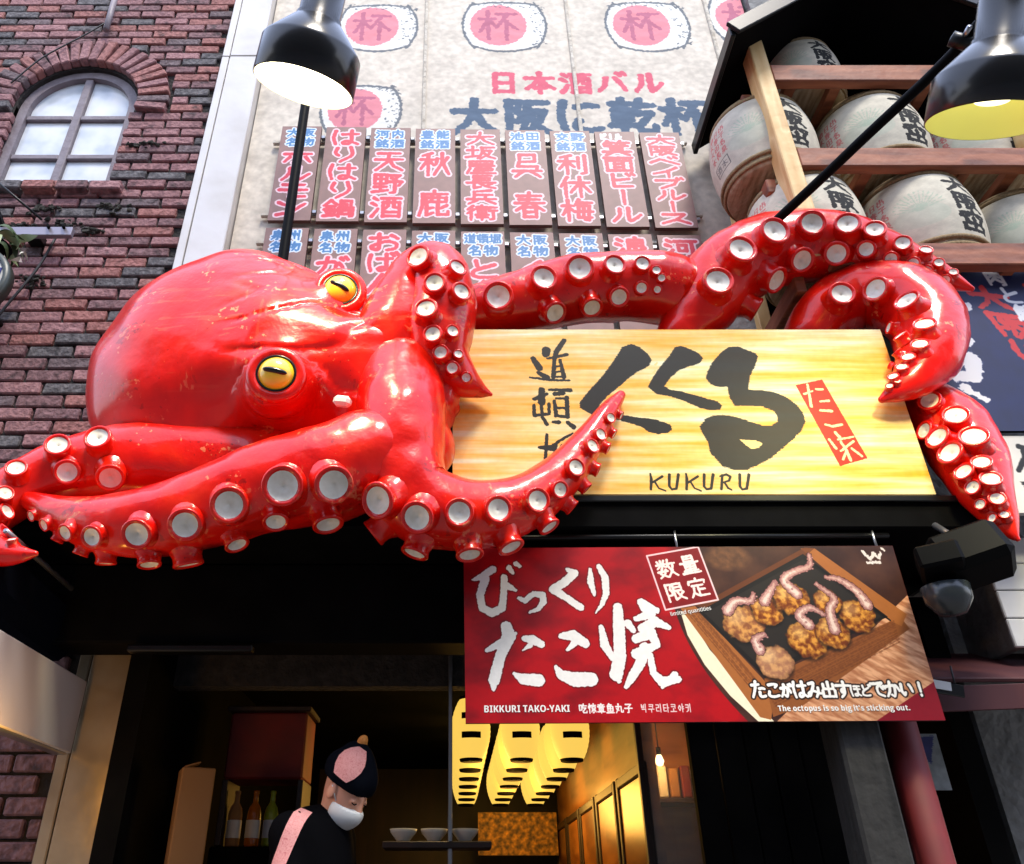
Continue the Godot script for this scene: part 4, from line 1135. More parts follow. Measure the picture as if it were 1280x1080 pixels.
# ---------------------------------------------------------------- the octopus
func octopus() -> void:
	var o := thing("octopus_sculpture", "giant glossy red octopus sculpture with white suckers gripping the yellow sign", "sculpture", Vector3(-0.3, 2.9, -3.4))
	var here := -o.position
	var lump := FastNoiseLite.new()
	lump.seed = 4
	lump.frequency = 1.6
	lump.fractal_octaves = 2
	var folds := FastNoiseLite.new()
	folds.seed = 9
	folds.frequency = 1.7
	folds.fractal_octaves = 1
	var field := func(p: Vector3) -> float:
		var q := p
		q.y += (p.x + 1.15) * -0.10
		var d := ball(q, Vector3(-1.15, 3.80, -3.40), Vector3(0.672, 0.70, 0.50))
		d = smin(d, bone(p, Vector3(-0.85, 3.72, -3.28), Vector3(-0.28, 3.55, -3.22), 0.42, 0.29), 0.16)
		d = smin(d, bone(p, Vector3(-0.32, 3.72, -3.2), Vector3(-0.22, 3.20, -3.08), 0.22, 0.2), 0.12)
		d = smin(d, bone(p, Vector3(-0.66, 3.95, -3.28), Vector3(-0.565, 4.02, -3.10), 0.20, 0.145), 0.09)
		d = smin(d, bone(p, Vector3(-0.80, 3.52, -3.08), Vector3(-0.768, 3.405, -2.935), 0.20, 0.15), 0.09)
		# muscle folds that run from the mantle to the arms
		d -= 0.013 * sin(p.y * 11.0 + p.x * 6.0 + sin(p.x * 9.0) * 1.1) * smoothstep(-0.8, -0.4, p.x)
		var crease := 1.0 - absf(folds.get_noise_3d(p.x * 0.7 + p.y * 0.5, p.y * 2.4 - p.x * 0.6, p.z)) * 5.0
		d += 0.016 * maxf(crease, 0.0) * smoothstep(-1.25, -0.7, p.x)
		return d - lump.get_noise_3d(p.x, p.y, p.z) * 0.03
	var body := nets(Vector3(-1.95, 2.95, -3.99), Vector3(0.02, 4.62, -2.70), 0.023, field)
	part(o, "mantle", body, M.red, here)
	# eyes
	var eye_shape := SphereMesh.new()
	eye_shape.radius = 0.082
	eye_shape.height = 0.164
	for e in [[Vector3(-0.762, 3.398, -2.838), Vector3(10, 6, -9)], [Vector3(-0.555, 4.004, -3.005), Vector3(8, 8, -27)]]:
		var ey := part(o, "eye", eye_shape, M.eye_yellow, e[0] + here, e[1])
		var slit := SphereMesh.new()
		slit.radius = 0.5
		slit.height = 1.0
		var pu := part(ey, "pupil", slit, M.black_gloss, Vector3(0, -0.006, 0.071))
		pu.scale = Vector3(0.104, 0.030, 0.036)
		var rim := TorusMesh.new()
		rim.inner_radius = 0.074
		rim.outer_radius = 0.088
		part(ey, "rim", rim, M.black_gloss, Vector3(0, 0, 0.030), Vector3(90, 0, 0))
		var lid := TorusMesh.new()
		lid.inner_radius = 0.074
		lid.outer_radius = 0.13
		part(ey, "lid", lid, M.red, Vector3(0, 0, 0.012), Vector3(90, 0, 0))
	# small cream beak fleck between the arms
	part(o, "beak", box(Vector3(0.075, 0.045, 0.05), 0.015), M.sucker_white, Vector3(-0.475, 3.285, -2.86) + here, Vector3(10, -10, -12))
	# arms
	var cup := sucker_mesh()
	for a in TENTACLES.size():
		var ctrl := []
		for c in TENTACLES[a][0]:
			ctrl.append(Vector4(c[0], c[1], c[2], c[3]))
		var line := smooth_line(ctrl, 12)
		var frames := []
		var rows := []
		var n := line.size()
		var sides := 30
		for i in n:
			var p := xyz(line[i])
			var t := (xyz(line[mini(i + 1, n - 1)]) - xyz(line[maxi(i - 1, 0)])).normalized()
			var A := (Vector3(0, 0, 1) - t * t.z).normalized()
			var B := t.cross(A)
			frames.append([p, t, A, B, line[i].w])
			var ring := PackedVector3Array()
			for k in sides:
				var f := TAU * k / sides
				var dir := A * cos(f) + B * sin(f)
				var r: float = line[i].w * (1.0 + 0.05 * lump.get_noise_3d(p.x * 3.0 + dir.x, p.y * 3.0 + dir.y, a * 9.0 + dir.z))
				ring.append(p + dir * r)
			rows.append(ring)
		# rounded ends
		var root: Array = frames[0]
		for q in [[0.35, 0.92], [0.7, 0.7], [0.95, 0.3], [1.0, 0.0]]:
			var ring := PackedVector3Array()
			for k in sides:
				var f := TAU * k / sides
				ring.append(root[0] - root[1] * root[4] * q[0] + (root[2] * cos(f) + root[3] * sin(f)) * root[4] * q[1])
			rows.push_front(ring)
		var last: Array = frames[n - 1]
		for q in [[0.5, 0.85], [0.85, 0.5], [1.0, 0.0]]:
			var ring := PackedVector3Array()
			for k in sides:
				var f := TAU * k / sides
				ring.append(last[0] + last[1] * last[4] * q[0] + (last[2] * cos(f) + last[3] * sin(f)) * last[4] * q[1])
			rows.append(ring)
		var arm := part(o, "tentacle", sheet(rows, true, false), M.red, here)
		for s in TENTACLES[a][1]:
			var fi: Array = frames[clampi(int(round(s[0] * (n - 1))), 0, n - 1)]
			var ang := deg_to_rad(s[1])
			var nrm: Vector3 = fi[2] * cos(ang) + fi[3] * sin(ang)
			var side: Vector3 = nrm.cross(fi[1]).normalized()
			var su := part(arm, "sucker", cup, null)
			var sc: float = s[2] * rng.randf_range(0.95, 1.05)
			var tip := (nrm + Vector3(rng.randf_range(-0.12, 0.12), rng.randf_range(-0.12, 0.12), rng.randf_range(-0.08, 0.08))).normalized()
			side = (side - tip * side.dot(tip)).normalized()
			su.transform = Transform3D(Basis(side * sc, tip * sc, side.cross(tip) * sc), fi[0] + nrm * (fi[4] - 0.02 * sc))

func xyz(v: Vector4) -> Vector3:
	return Vector3(v.x, v.y, v.z)

func sucker_mesh() -> ArrayMesh:
	var m := lathe([[1.25, -0.35], [1.05, 0.0], [0.95, 0.25], [0.94, 0.55], [1.0, 0.74], [0.99, 0.84], [0.91, 0.90], [0.80, 0.87], [0.70, 0.74]], 22)
	m.surface_set_material(0, M.red)
	var cup := lathe([[0.0, 0.52], [0.06, 0.53], [0.12, 0.60], [0.4, 0.65], [0.6, 0.70], [0.715, 0.77]], 22)
	m.add_surface_from_arrays(Mesh.PRIMITIVE_TRIANGLES, cup.surface_get_arrays(0))
	m.surface_set_material(1, M.sucker_white)
	return m

# ---------------------------------------------------------------- the yellow sign
func yellow_sign() -> void:
	var size := Vector2(2.146, 0.918)
	var k := 6.4          # pixels in a centimetre
	var p := Pic.new(int(size.x * 100 * k), int(size.y * 100 * k), Color(0.93, 0.76, 0.42))
	# printed wood grain in yellow and orange
	var n := FastNoiseLite.new()
	n.seed = 31
	n.frequency = 0.004
	n.fractal_octaves = 4
	for y in p.h:
		for x in p.w:
			var g := n.get_noise_2d(x * 0.35, y * 5.0) + 0.14 * n.get_noise_2d(x * 1.2 + 900, y * 26.0)
			var i := (y * p.w + x) * 3
			p.px[i] = clampf(0.93 + g * 0.05, 0, 1)
			p.px[i + 1] = clampf(0.765 - g * 0.20, 0, 1)
			p.px[i + 2] = clampf(0.46 - g * 0.45, 0, 1)
	var ink := Color(0.10, 0.10, 0.095)
	p.fill(points(KU_FIRST, k), ink, 0.97, 3.0)
	p.fill(points(KU_SECOND, k), ink, 0.95, 3.0)
	p.fill(points(RU, k), ink, 0.92, 4.0)
	p.fill(points(RU_EYE, k), Color(0.93, 0.80, 0.50), 1.0, 3.0)
	p.lay(scaled(DOTONBORI, k), [[0.0, ink, 0.95]], 2.0)
	p.lay(scaled(KUKURU_LATIN, k), [[0.0, ink, 0.95]], 0.6)
	p.fill(points(RED_LABEL, k), Color(0.80, 0.15, 0.09), 0.97, 1.5)
	p.lay(scaled(TAKOYA, k), [[0.0, Color(0.94, 0.84, 0.62), 0.97]], 1.5)
	# dry-brush flecks where the brush ran out of ink
	var flecks := []
	for q in [[58.5, 26.0], [56.0, 30.5], [60.0, 21.5]]:
		flecks.append([q[0] * k + 250, q[1] * k, 3, q[0] * k + 256, q[1] * k - 6, 3])
	p.lay(flecks, [[0.0, Color(0.93, 0.80, 0.5), 0.9]], 3.0)
	p.mottle(0.04, 0.03, 8)
	var face := printed(p, 0.5)
	face.metallic_specular = 0.3
	var o := thing("shop_sign", "yellow wood grain sign with black brush lettering held by the red octopus", "sign", Vector3(1.065, 3.014, -3.2))
	part(o, "panel", board(size, 0.06, M.pine, face), null, Vector3(0, size.y * 0.5, -0.03))
	part(o, "backing_box", box(Vector3(size.x - 0.04, size.y - 0.04, 0.2), 0.01), M.black, Vector3(0, size.y * 0.5, -0.162))

# ---------------------------------------------------------------- the takoyaki banner
func takoyaki_banner() -> void:
	var size := Vector2(1.838, 0.716)
	var k := 7.0
	var w := int(size.x * 100 * k)
	var h := int(size.y * 100 * k)
	var p := Pic.new(w, h, Color(0.60, 0.03, 0.07))
	var n := FastNoiseLite.new()
	n.seed = 77
	n.frequency = 0.006
	n.fractal_octaves = 4
	# red ground: crimson blended with maroon clouds by noise
	for y in h:
		for x in w:
			var cloud := clampf(n.get_noise_2d(x * 0.8, y * 1.3) * 1.6 + 0.25, 0.0, 1.0)
			var c := Color(0.66, 0.02, 0.065).lerp(Color(0.36, 0.012, 0.06), cloud * 0.5)
			var i := (y * w + x) * 3
			p.px[i] = c.r
			p.px[i + 1] = c.g
			p.px[i + 2] = c.b
	food_print(p, k)
	var white := Color(0.90, 0.89, 0.87)
	var big := scaled(BIKKURI_TAKO, k)
	big.append_array(scaled(YAKI, k))
	p.lay(big, [[3.2, Color(0.16, 0.0, 0.02), 0.45], [0.0, white, 1.0]], 2.0)
	# the slits of ink between the strokes of the last character
	# stamp with four characters
	var st := points(STAMP, k)
	p.fill(st, Color(0.52, 0.05, 0.08), 0.85)
	var frame := []
	for i in 4:
		var a: Vector2 = st[i]
		var b: Vector2 = st[(i + 1) % 4]
		frame.append([a.x, a.y, 2.6, b.x, b.y, 2.6])
	p.lay(frame, [[0.0, Color(0.92, 0.80, 0.80), 0.95]])
	var ex: Vector2 = (st[1] - st[0]).normalized()
	var ey: Vector2 = (st[3] - st[0]).normalized()
	var lx: float = (st[1] - st[0]).length()
	var ly: float = (st[3] - st[0]).length()
	var chars := []
	for q in [["数", 0.10, 0.12], ["量", 0.54, 0.12], ["限", 0.10, 0.55], ["定", 0.54, 0.55]]:
		chars.append_array(glyph(q[0], st[0] + ex * lx * q[1] + ey * ly * q[2], ex * lx * 0.36, ey * ly * 0.34, 3.6))
	p.lay(chars, [[0.0, Color(0.92, 0.86, 0.82), 1.0]], 1.2)
	# Chinese and Korean under the big words
	p.lay(text_strokes("吃惊章鱼丸子", Vector2(43.8, 64.6) * k, Vector2(3.1, 3.6) * k, Vector2(3.5 * k, 0), 1.9), [[0.0, white, 1.0]])
	p.lay(text_strokes("빅쿠리타코야키", Vector2(67.6, 64.8) * k, Vector2(2.4, 3.2) * k, Vector2(2.85 * k, 0), 1.4), [[0.0, white, 0.9]])
	# the call at the lower right, white with a dark edge
	var call_out := "たこがはみ出すほどでかい!"
	var sizes := [6.6, 6.2, 5.2, 6.6, 6.2, 6.2, 6.2, 4.6, 4.6, 6.4, 6.2, 6.0, 5.6]
	var x0 := 111.4
	var s := []
	for i in call_out.length():
		var z: float = sizes[i]
		s.append_array(glyph(call_out[i], Vector2(x0, 56.4 + (6.6 - z) * 0.8) * k, Vector2(z * 0.9 * k, 0), Vector2(0, z * k), 4.0 if z > 5.0 else 2.9))
		x0 += z * 0.895
	p.lay(s, [[4.0, Color(0.10, 0.05, 0.04), 0.9], [0.0, Color(0.93, 0.92, 0.90), 1.0]], 0.8)
	# the small shop mark in the upper corner
	var mark := points([[170.2, 2.6], [172.6, 6.0], [174.6, 3.6], [176.2, 5.4], [177.6, 3.2]], k)
	var mk := []
	for i in mark.size() - 1:
		mk.append([mark[i].x, mark[i].y, 5.0, mark[i + 1].x, mark[i + 1].y, 4.0])
	mk.append([171.0 * k, 7.6 * k, 4.5, 176.0 * k, 7.4 * k, 4.5])
	mk.append([178.6 * k, 0.9 * k, 3.0, 179.6 * k, 2.0 * k, 3.0])
	p.lay(mk, [[0.0, Color(0.86, 0.82, 0.80), 0.95]], 4.0)
	p.mottle(0.03, 0.05, 9)
	var face := printed(p, 0.30)
	var o := thing("takoyaki_banner", "dark red banner with white lettering and a printed tray of octopus dumplings", "banner", Vector3(0.962, 2.048, -3.2))
	o.rotation_degrees.z = 0.35
	part(o, "panel", board(size, 0.016, M.maroon, face), null, Vector3(0, size.y * 0.5, -0.008))
	lettering(o, "BIKKURI TAKO-YAKI", 0.0272, Vector3(-0.85, 0.031, 0.001), 700, Vector2(1.0, 1.0), white)
	lettering(o, "The octopus is so big it's sticking out.", 0.022, Vector3(0.285, 0.030, 0.001), 700, Vector2(1.0, 1.0), white)
	var lim := lettering(o, "limited quantities", 0.017, Vector3(-0.075, 0.408, 0.001), 400, Vector2(1.0, 1.0), white)
	lim.rotation_degrees.z = 8.5
	# hooks and the bar that carry it
	for x in [-0.8, 0.0, 0.86]:
		part(o, "hook", tube([Vector3(x, 0.70, -0.02), Vector3(x, 0.80, -0.02)], [0.006], 8), M.steel)
	part(o, "bar", tube([Vector3(-0.93, 0.775, -0.03), Vector3(0.93, 0.775, -0.03)], [0.014], 10), M.black_metal)

func lettering(o: Node3D, text: String, height: float, at: Vector3, weight: int, stretch: Vector2, c: Color) -> MeshInstance3D:
	var f := SystemFont.new()
	f.font_names = PackedStringArray(["Droid Sans"])
	f.font_weight = weight
	var t := TextMesh.new()
	t.text = text
	t.font = f
	t.font_size = 32
	t.pixel_size = height / 32.0 * 1.3
	t.depth = 0.002
	t.horizontal_alignment = HORIZONTAL_ALIGNMENT_LEFT
	t.vertical_alignment = VERTICAL_ALIGNMENT_BOTTOM
	var m := part(o, "lettering", t, plain(c, 0.5), at)
	m.scale = Vector3(stretch.x, stretch.y, 1)
	return m

# the photograph printed on the right half of the banner
func food_print(p: Pic, k: float) -> void:
	var n := FastNoiseLite.new()
	n.seed = 91
	n.frequency = 0.02
	n.fractal_octaves = 4
	var w := p.w
	var h := p.h
	var wood_a := Color(0.40, 0.21, 0.10)
	var wood_b := Color(0.62, 0.37, 0.18)
	# table top and blurred background
	for y in h:
		for x in w:
			var cx := x / k
			var cy := y / k
			var edge: float = 86.0 + maxf(cy - 26.0, 0.0) * 0.12 + pow(maxf(cy - 26.0, 0.0) / 45.0, 2.0) * 16.0
			var a: float = clampf((cx - edge) / (9.0 if cy < 24.0 else 0.4), 0.0, 1.0)
			if a <= 0.0:
				continue
			var g := n.get_noise_2d(x * 0.6 + y * 0.25, y * 2.6 - x * 1.4)
			var c := Color(0.30, 0.18, 0.13).lerp(Color(0.19, 0.10, 0.085), clampf(0.5 + n.get_noise_2d(x * 0.3, y * 0.3), 0, 1))
			if cx + cy * 1.3 > 212.0:
				c = Color(0.66, 0.42, 0.28).lerp(Color(0.86, 0.64, 0.48), clampf(0.5 + g * 1.2, 0, 1))
			if cx * 0.55 + cy > 158.0:
				c = Color(0.50, 0.06, 0.12)
			p.blend(x, y, c, a)
	var q := func(a: Array): return points(a, k)
	# cream plate edge with a thin red line
	p.fill(q.call([[88.6, 28.0], [90.0, 38.0], [95.0, 50.0], [103.0, 62.0], [112.0, 71.6], [118.0, 71.6], [108.0, 58.0], [98.0, 44.0], [91.5, 30.0]]), Color(0.90, 0.86, 0.74), 1.0)
	# wooden frame of the tray, then the iron plate
	p.fill(q.call([[88.8, 27.0], [95.0, 26.0], [120.5, 60.5], [117.0, 71.0], [113.0, 70.0]]), wood_b, 1.0)
	p.fill(q.call([[117.5, 55.5], [178.0, 31.0], [180.5, 36.0], [130.0, 66.0], [118.0, 70.0]]), wood_a.lerp(wood_b, 0.6), 1.0)
	p.fill(q.call([[144.0, 1.0], [150.0, 1.0], [181.0, 30.0], [177.5, 35.0], [170.0, 30.5]]), wood_b, 1.0)
	p.fill(q.call([[95.0, 26.0], [100.0, 24.0], [146.0, 0.5], [150.0, 1.0], [146.0, 4.0], [104.0, 28.0]]), wood_a, 0.85)
	p.fill(q.call([[96.0, 28.5], [144.5, 3.5], [173.0, 31.0], [117.6, 55.0]]), Color(0.10, 0.085, 0.075), 1.0)
	p.fill(q.call([[98.5, 29.0], [144.0, 6.0], [170.5, 31.0], [118.0, 52.5]]), Color(0.15, 0.13, 0.115), 1.0)
	p.lay([[146.0 * k, 6.0 * k, 2.5, 173.5 * k, 32.5 * k, 2.5]], [[0.0, Color(0.05, 0.04, 0.04), 1.0]])
	# grain of the tray's frame
	var lines := []
	for i in 26:
		var a := Vector2(90.0 + rng.randf_range(0, 6), 27.5) * k
		var b := a + Vector2(24.0, 36.0) * k
		lines.append([a.x, a.y, 0.8, b.x, b.y, 0.8])
		a = Vector2(119.0, 57.5 + rng.randf_range(0, 9)) * k
		b = a + Vector2(56.0, -25.0) * k
		lines.append([a.x, a.y, 0.8, b.x, b.y, 0.8])
	p.lay(lines, [[0.0, Color(0.36, 0.18, 0.08), 0.55]], 1.5)
	var bowl := func(u, v, x, y):
		var d: float = u * u + v * v
		return Color(0.50, 0.33, 0.20).lerp(Color(0.34, 0.22, 0.15), clampf(0.5 + n.get_noise_2d(x * 1.5, y * 1.5), 0, 1)) * Color(1, 1, 1, 0) + Color(0, 0, 0, clampf((1.0 - d) * 1.4, 0, 0.8))
	p.disc(112.0 * k, 5.0 * k, 11.0 * k, 6.5 * k, bowl)
	# the dumplings, each a printed ball with browned patches
	for b in [[113.5, 33.5, 8.6, 0.0], [124.5, 28.0, 7.0, 0.25], [135.0, 23.0, 8.0, 0.5], [138.0, 40.0, 8.6, 0.6], [149.0, 37.5, 7.4, 0.8], [160.5, 30.5, 7.6, 0.4], [123.0, 49.0, 7.8, -0.3], [150.0, 24.5, 6.0, 0.3]]:
		var cx: float = b[0] * k
		var cy: float = b[1] * k
		p.disc(cx, cy + k * 1.0, b[2] * k * 1.05, b[2] * k * 0.98, func(u, v, _x, _y): return Color(0.05, 0.035, 0.03, clampf((1.0 - u * u - v * v) * 2.0, 0, 0.7)))
		p.disc(cx, cy, b[2] * k, b[2] * k * 0.92, func(u, v, x, y):
			var d: float = u * u + v * v + n.get_noise_2d(x * 1.2, y * 1.2) * 0.35
			if d > 1.0:
				return Color(0, 0, 0, 0)
			var spot: float = clampf(0.5 + n.get_noise_2d(x * 2.2 + b[0] * 40, y * 2.2) * 1.5, 0, 1)
			var c := Color(0.82, 0.56, 0.22).lerp(Color(0.44, 0.20, 0.06), spot)
			if b[3] < 0.1:
				c = c.lerp(Color(0.74, 0.58, 0.50), 0.55 if b[3] < 0.0 else 0.3)
			c = c.lerp(Color(0.96, 0.84, 0.62), clampf(0.35 - (u + 0.3) * (u + 0.3) - (v + 0.4) * (v + 0.4), 0, 1))
			c = c.lerp(Color(0.22, 0.10, 0.05), clampf(d * 1.1 - 0.55, 0, 0.75))
			return Color(c.r, c.g, c.b, clampf((1.0 - d) * 6.0, 0, 1)))
	# octopus arms sticking out of them: purple white with dark suckers
	var arms := [[[138, 21], [134, 15], [140, 11], [146, 9], [147, 4]], [[124, 24], [127, 20], [130, 16]], [[150, 36], [150, 28], [153, 23], [147, 17]], [[166, 26], [163, 20], [157, 15], [152, 14]], [[140, 34], [137, 30], [142, 27], [147, 30]], [[118, 44], [117, 40], [121, 38]], [[108, 28], [112, 24], [118, 24], [120, 21]]]
	for a in arms:
		var pts := []
		for c in a:
			pts.append(Vector2(c[0], c[1]) * k)
		pts = smooth_line(pts, 4)
		var row := PackedFloat32Array()
		var dots := []
		for i in pts.size():
			row.append_array([pts[i].x, pts[i].y, k * lerpf(2.3, 0.8, float(i) / pts.size())])
			if i % 2 == 0:
				dots.append([pts[i].x + 7, pts[i].y + 8, 3.0, pts[i].x + 8, pts[i].y + 8, 3.0])
		p.lay([row], [[2.0, Color(0.20, 0.10, 0.09), 0.8], [0.0, Color(0.62, 0.42, 0.40), 1.0], [-5.0, Color(0.80, 0.64, 0.58), 0.8], [-10.0, Color(0.92, 0.84, 0.78), 0.7]], 3.5)
		p.lay(dots, [[0.0, Color(0.55, 0.34, 0.33), 0.9], [-2.0, Color(0.85, 0.72, 0.68), 0.9]])

# ---------------------------------------------------------------- menu boards
func menu_boards() -> void:
	# small blue heading (two rows of two), main word, gap after the first character, what the label says
	var top := [["大阪名物", "ホルモン", "offal dish"], ["", "はりはり鍋", "five character hot pot"], ["河内銘酒", "天野酒", "three red characters"], ["豊能銘酒", "秋鹿", "two red characters"], ["", "大坂屋長兵衛", "six red characters"], ["池田銘酒", "呉春", "two red characters"], ["交野銘酒", "利休梅", "three red characters"], ["白", "箕面ビール", "beer name"], ["", "大阪ベイブルース", "eight characters"]]
	var low := [["泉州名物", "", ""], ["泉州名物", "が", ""], ["", "おばん", ""], ["大阪名物", "", ""], ["道頓堀名物", "とん", ""], ["大阪名物", "く", ""], ["大阪名物", "", ""], ["", "浪", ""], ["", "河内", ""]]
	var places := ["first from the white pilaster", "second from the white pilaster", "third from the white pilaster", "fourth from the white pilaster", "middle board of the row", "fourth from the cask rack", "third from the cask rack", "second from the cask rack", "nearest the cask rack"]
	for row in 2:
		var list: Array = top if row == 0 else low
		for i in 9:
			var p := Pic.new(100, 320, Color(0.52, 0.39, 0.36))
			p.mottle(0.08, 0.03, 100 + i + row * 9)
			var heading: String = list[i][0]
			var word: String = list[i][1]
			var y := 10.0
			var blue := Color(0.20, 0.45, 0.66)
			var red := Color(0.82, 0.17, 0.27)
			var halo := Color(0.93, 0.80, 0.82)
			var pale := Color(0.84, 0.90, 0.95)
			if heading == "白":
				p.lay(text_strokes("ビールの", Vector2(12, 8), Vector2(16, 20), Vector2(19, 0), 1.6), [[2.0, Color(0.86, 0.84, 0.84), 0.9]], 1.0)
				y = 34.0
			elif heading != "":
				var s := []
				if heading.length() == 5:
					s = text_strokes(heading.substr(0, 3), Vector2(8, 8), Vector2(26, 28), Vector2(29, 0), 2.2)
					s.append_array(text_strokes(heading.substr(3), Vector2(16, 42), Vector2(32, 30), Vector2(36, 0), 2.6))
				else:
					s = text_strokes(heading.substr(0, 2), Vector2(14, 8), Vector2(33, 29), Vector2(38, 0), 2.6)
					s.append_array(text_strokes(heading.substr(2), Vector2(14, 42), Vector2(33, 29), Vector2(38, 0), 2.6))
				p.lay(s, [[3.4, pale, 0.95], [0.0, blue, 1.0]], 1.0)
				y = 84.0
			if word != "":
				var count := word.length()
				var room := 312.0 - y
				if row == 1:
					count = 4
					room = 240.0
				var step := room / count
				var tall := minf(step * 0.93, 74.0)
				if word.length() == 2 and row == 0:
					tall = 84.0
					step = 132.0
				var s := []
				for c in word.length():
					s.append_array(glyph(word[c], Vector2(13, y + step * c), Vector2(74, 0), Vector2(0, tall), 5.0 if tall > 50.0 else 4.2))
				p.lay(s, [[4.4, halo, 0.95], [0.0, red, 1.0]], 1.4)
			var x := -1.125 + i * 0.3285
			var tilt := 0.0 - i * 0.0085
			var name_row := "upper" if row == 0 else "lower"
			var o := thing("menu_board", "brown menu board with red lettering in the %s row, %s" % [name_row, places[i]], "sign", Vector3(x, (5.445 if row == 0 else 4.42) + tilt, -3.965), "menu boards on the cream wall")
			part(o, "panel", board(Vector2(0.290, 0.955), 0.03, M.board_brown, printed(p, 0.55)), null, Vector3(0, 0.4775, 0))
			for yy in [0.10, 0.86]:
				part(o, "bracket", box(Vector3(0.03, 0.03, 0.032), 0.003), M.steel, Vector3(0.161, yy, -0.016))

# ---------------------------------------------------------------- casks of sake under a small roof
func barrel_rack() -> void:
	var o := thing("cask_rack", "timber rack with a black gabled roof holding straw wrapped sake casks", "shelf", Vector3(2.7, 4.45, -3.95))
	var L := func(x: float, y: float, z: float): return Vector3(x - 2.7, y - 4.45, z + 3.95)
	for x in [1.97, 3.47]:
		part(o, "post", box(Vector3(0.10, 1.98, 0.13), 0.006), M.pine, L.call(x, 5.44, -3.285))
		part(o, "wall_post", box(Vector3(0.08, 1.9, 0.06), 0.005), M.pine, L.call(x - 0.06, 5.40, -3.915))
	for y in [6.01, 5.23, 4.47]:
		part(o, "beam", box(Vector3(1.39, 0.155, 0.07), 0.006), M.cedar, L.call(2.72, y, -3.262))
		part(o, "crossbeam", box(Vector3(0.06, 0.11, 0.535), 0.005), M.cedar, L.call(1.886, y - 0.11, -3.615))
		part(o, "crossbeam", box(Vector3(0.06, 0.11, 0.535), 0.005), M.cedar, L.call(3.555, y - 0.11, -3.615))
		for i in 5:
			part(o, "joist", box(Vector3(0.07, 0.06, 0.585), 0.005), M.cedar, L.call(2.16 + i * 0.29, y - 0.02, -3.592))
	part(o, "shade_board", box(Vector3(1.56, 2.3, 0.02), 0.0), M.shade_black, L.call(2.72, 5.6, -3.93))  # added dark sheet that stands in for shade behind the casks
	# roof: two slopes, ridge running out from the wall
	for s in [-1, 1]:
		var c: Vector3 = L.call(2.72 + s * 0.48, 6.535, -3.49)
		part(o, "roof_slope", box(Vector3(1.26, 0.05, 0.92), 0.006), M.black, c, Vector3(0, 0, -s * 37.0))
		part(o, "barge_board", box(Vector3(1.28, 0.11, 0.03), 0.006), M.black_metal, c + Vector3(0, -0.012, 0.478), Vector3(0, 0, -s * 37.0))
		part(o, "eave_board", box(Vector3(0.03, 0.10, 0.92), 0.005), M.black_metal, L.call(2.72 + s * 0.985, 6.145, -3.49))
	part(o, "gable_shade", box(Vector3(1.4, 0.5, 0.02), 0.0), M.shade_black, L.call(2.72, 6.42, -3.90))  # added dark sheet: shade under the roof built as a board
	# one cask, then its copies
	var p := Pic.new(480, 260, Color(0.76, 0.735, 0.66))
	p.mottle(0.10, 0.02, 70)
	p.mottle(0.06, 0.08, 71, Vector2(1, 6))
	var red := Color(0.74, 0.30, 0.30)
	for cx in 3:
		for cy in 4:
			p.lay(glyph(["酒", "天", "大", "本", "日", "春", "田", "長", "出", "子", "名", "泉"][cx * 4 + cy], Vector2(96 + cx * 25, 34 + cy * 34), Vector2(20, 0), Vector2(0, 28), 1.8), [[0.0, red, 0.7]], 1.5)
	p.lay([[98, 182, 1.2, 160, 178, 1.2, 162, 216, 1.2, 100, 220, 1.2, 98, 182, 1.2]], [[0.0, Color(0.25, 0.25, 0.25), 0.8]])
	p.lay(text_strokes("酒本", Vector2(102, 186), Vector2(24, 26), Vector2(28, 0), 1.2), [[0.0, Color(0.3, 0.3, 0.3), 0.7]])
	# pale green fan of pine needles
	var fan := []
	for i in 15:
		var a := deg_to_rad(200 + i * 10)
		fan.append([232, 150, 1.0, 232 + cos(a) * 62, 150 + sin(a) * 78, 1.4])
	p.lay(fan, [[0.0, Color(0.58, 0.68, 0.58), 0.55]], 3.0)
	p.disc(232, 165, 62, 40, func(u, v, _x, _y): return Color(0.66, 0.72, 0.64, 0.35 if u * u + v * v < 1.0 else 0.0))
	p.lay(text_strokes("大阪窟", Vector2(304, 14), Vector2(78, 70), Vector2(3, 74), 6.4), [[0.0, Color(0.045, 0.05, 0.05), 0.96]], 3.0)
	var label := printed(p, 0.85)
	var profile := func(t: float) -> float: return 0.262 + 0.066 * sin(PI * clampf(t * 0.92 + 0.06, 0, 1)) - 0.05 * pow(maxf(t - 0.82, 0.0) / 0.18, 2.0)
	var hull := []
	var height := 0.68
	for i in 19:
		hull.append([profile.call(i / 18.0), height * i / 18.0])
	hull.push_front([0.2, 0.0])
	hull.push_front([0.0, 0.012])
	hull.append([0.15, height + 0.03])
	hull.append([0.0, height + 0.035])
	var hull_mesh := lathe(hull, 36)
	var rows := []
	for i in 13:
		var t := lerpf(0.84, 0.10, i / 12.0)
		var ring := PackedVector3Array()
		for j in 31:
			var a := deg_to_rad(lerpf(-100.0, 100.0, j / 30.0))
			var r: float = profile.call(t) + 0.005
			ring.append(Vector3(sin(a) * r, t * height, cos(a) * r))
		rows.append(ring)
	var wrap := sheet(rows)
	var hoop := TorusMesh.new()
	hoop.inner_radius = 0.93
	hoop.outer_radius = 1.0
	hoop.rings = 40
	hoop.ring_segments = 8
	var first: Node3D = null
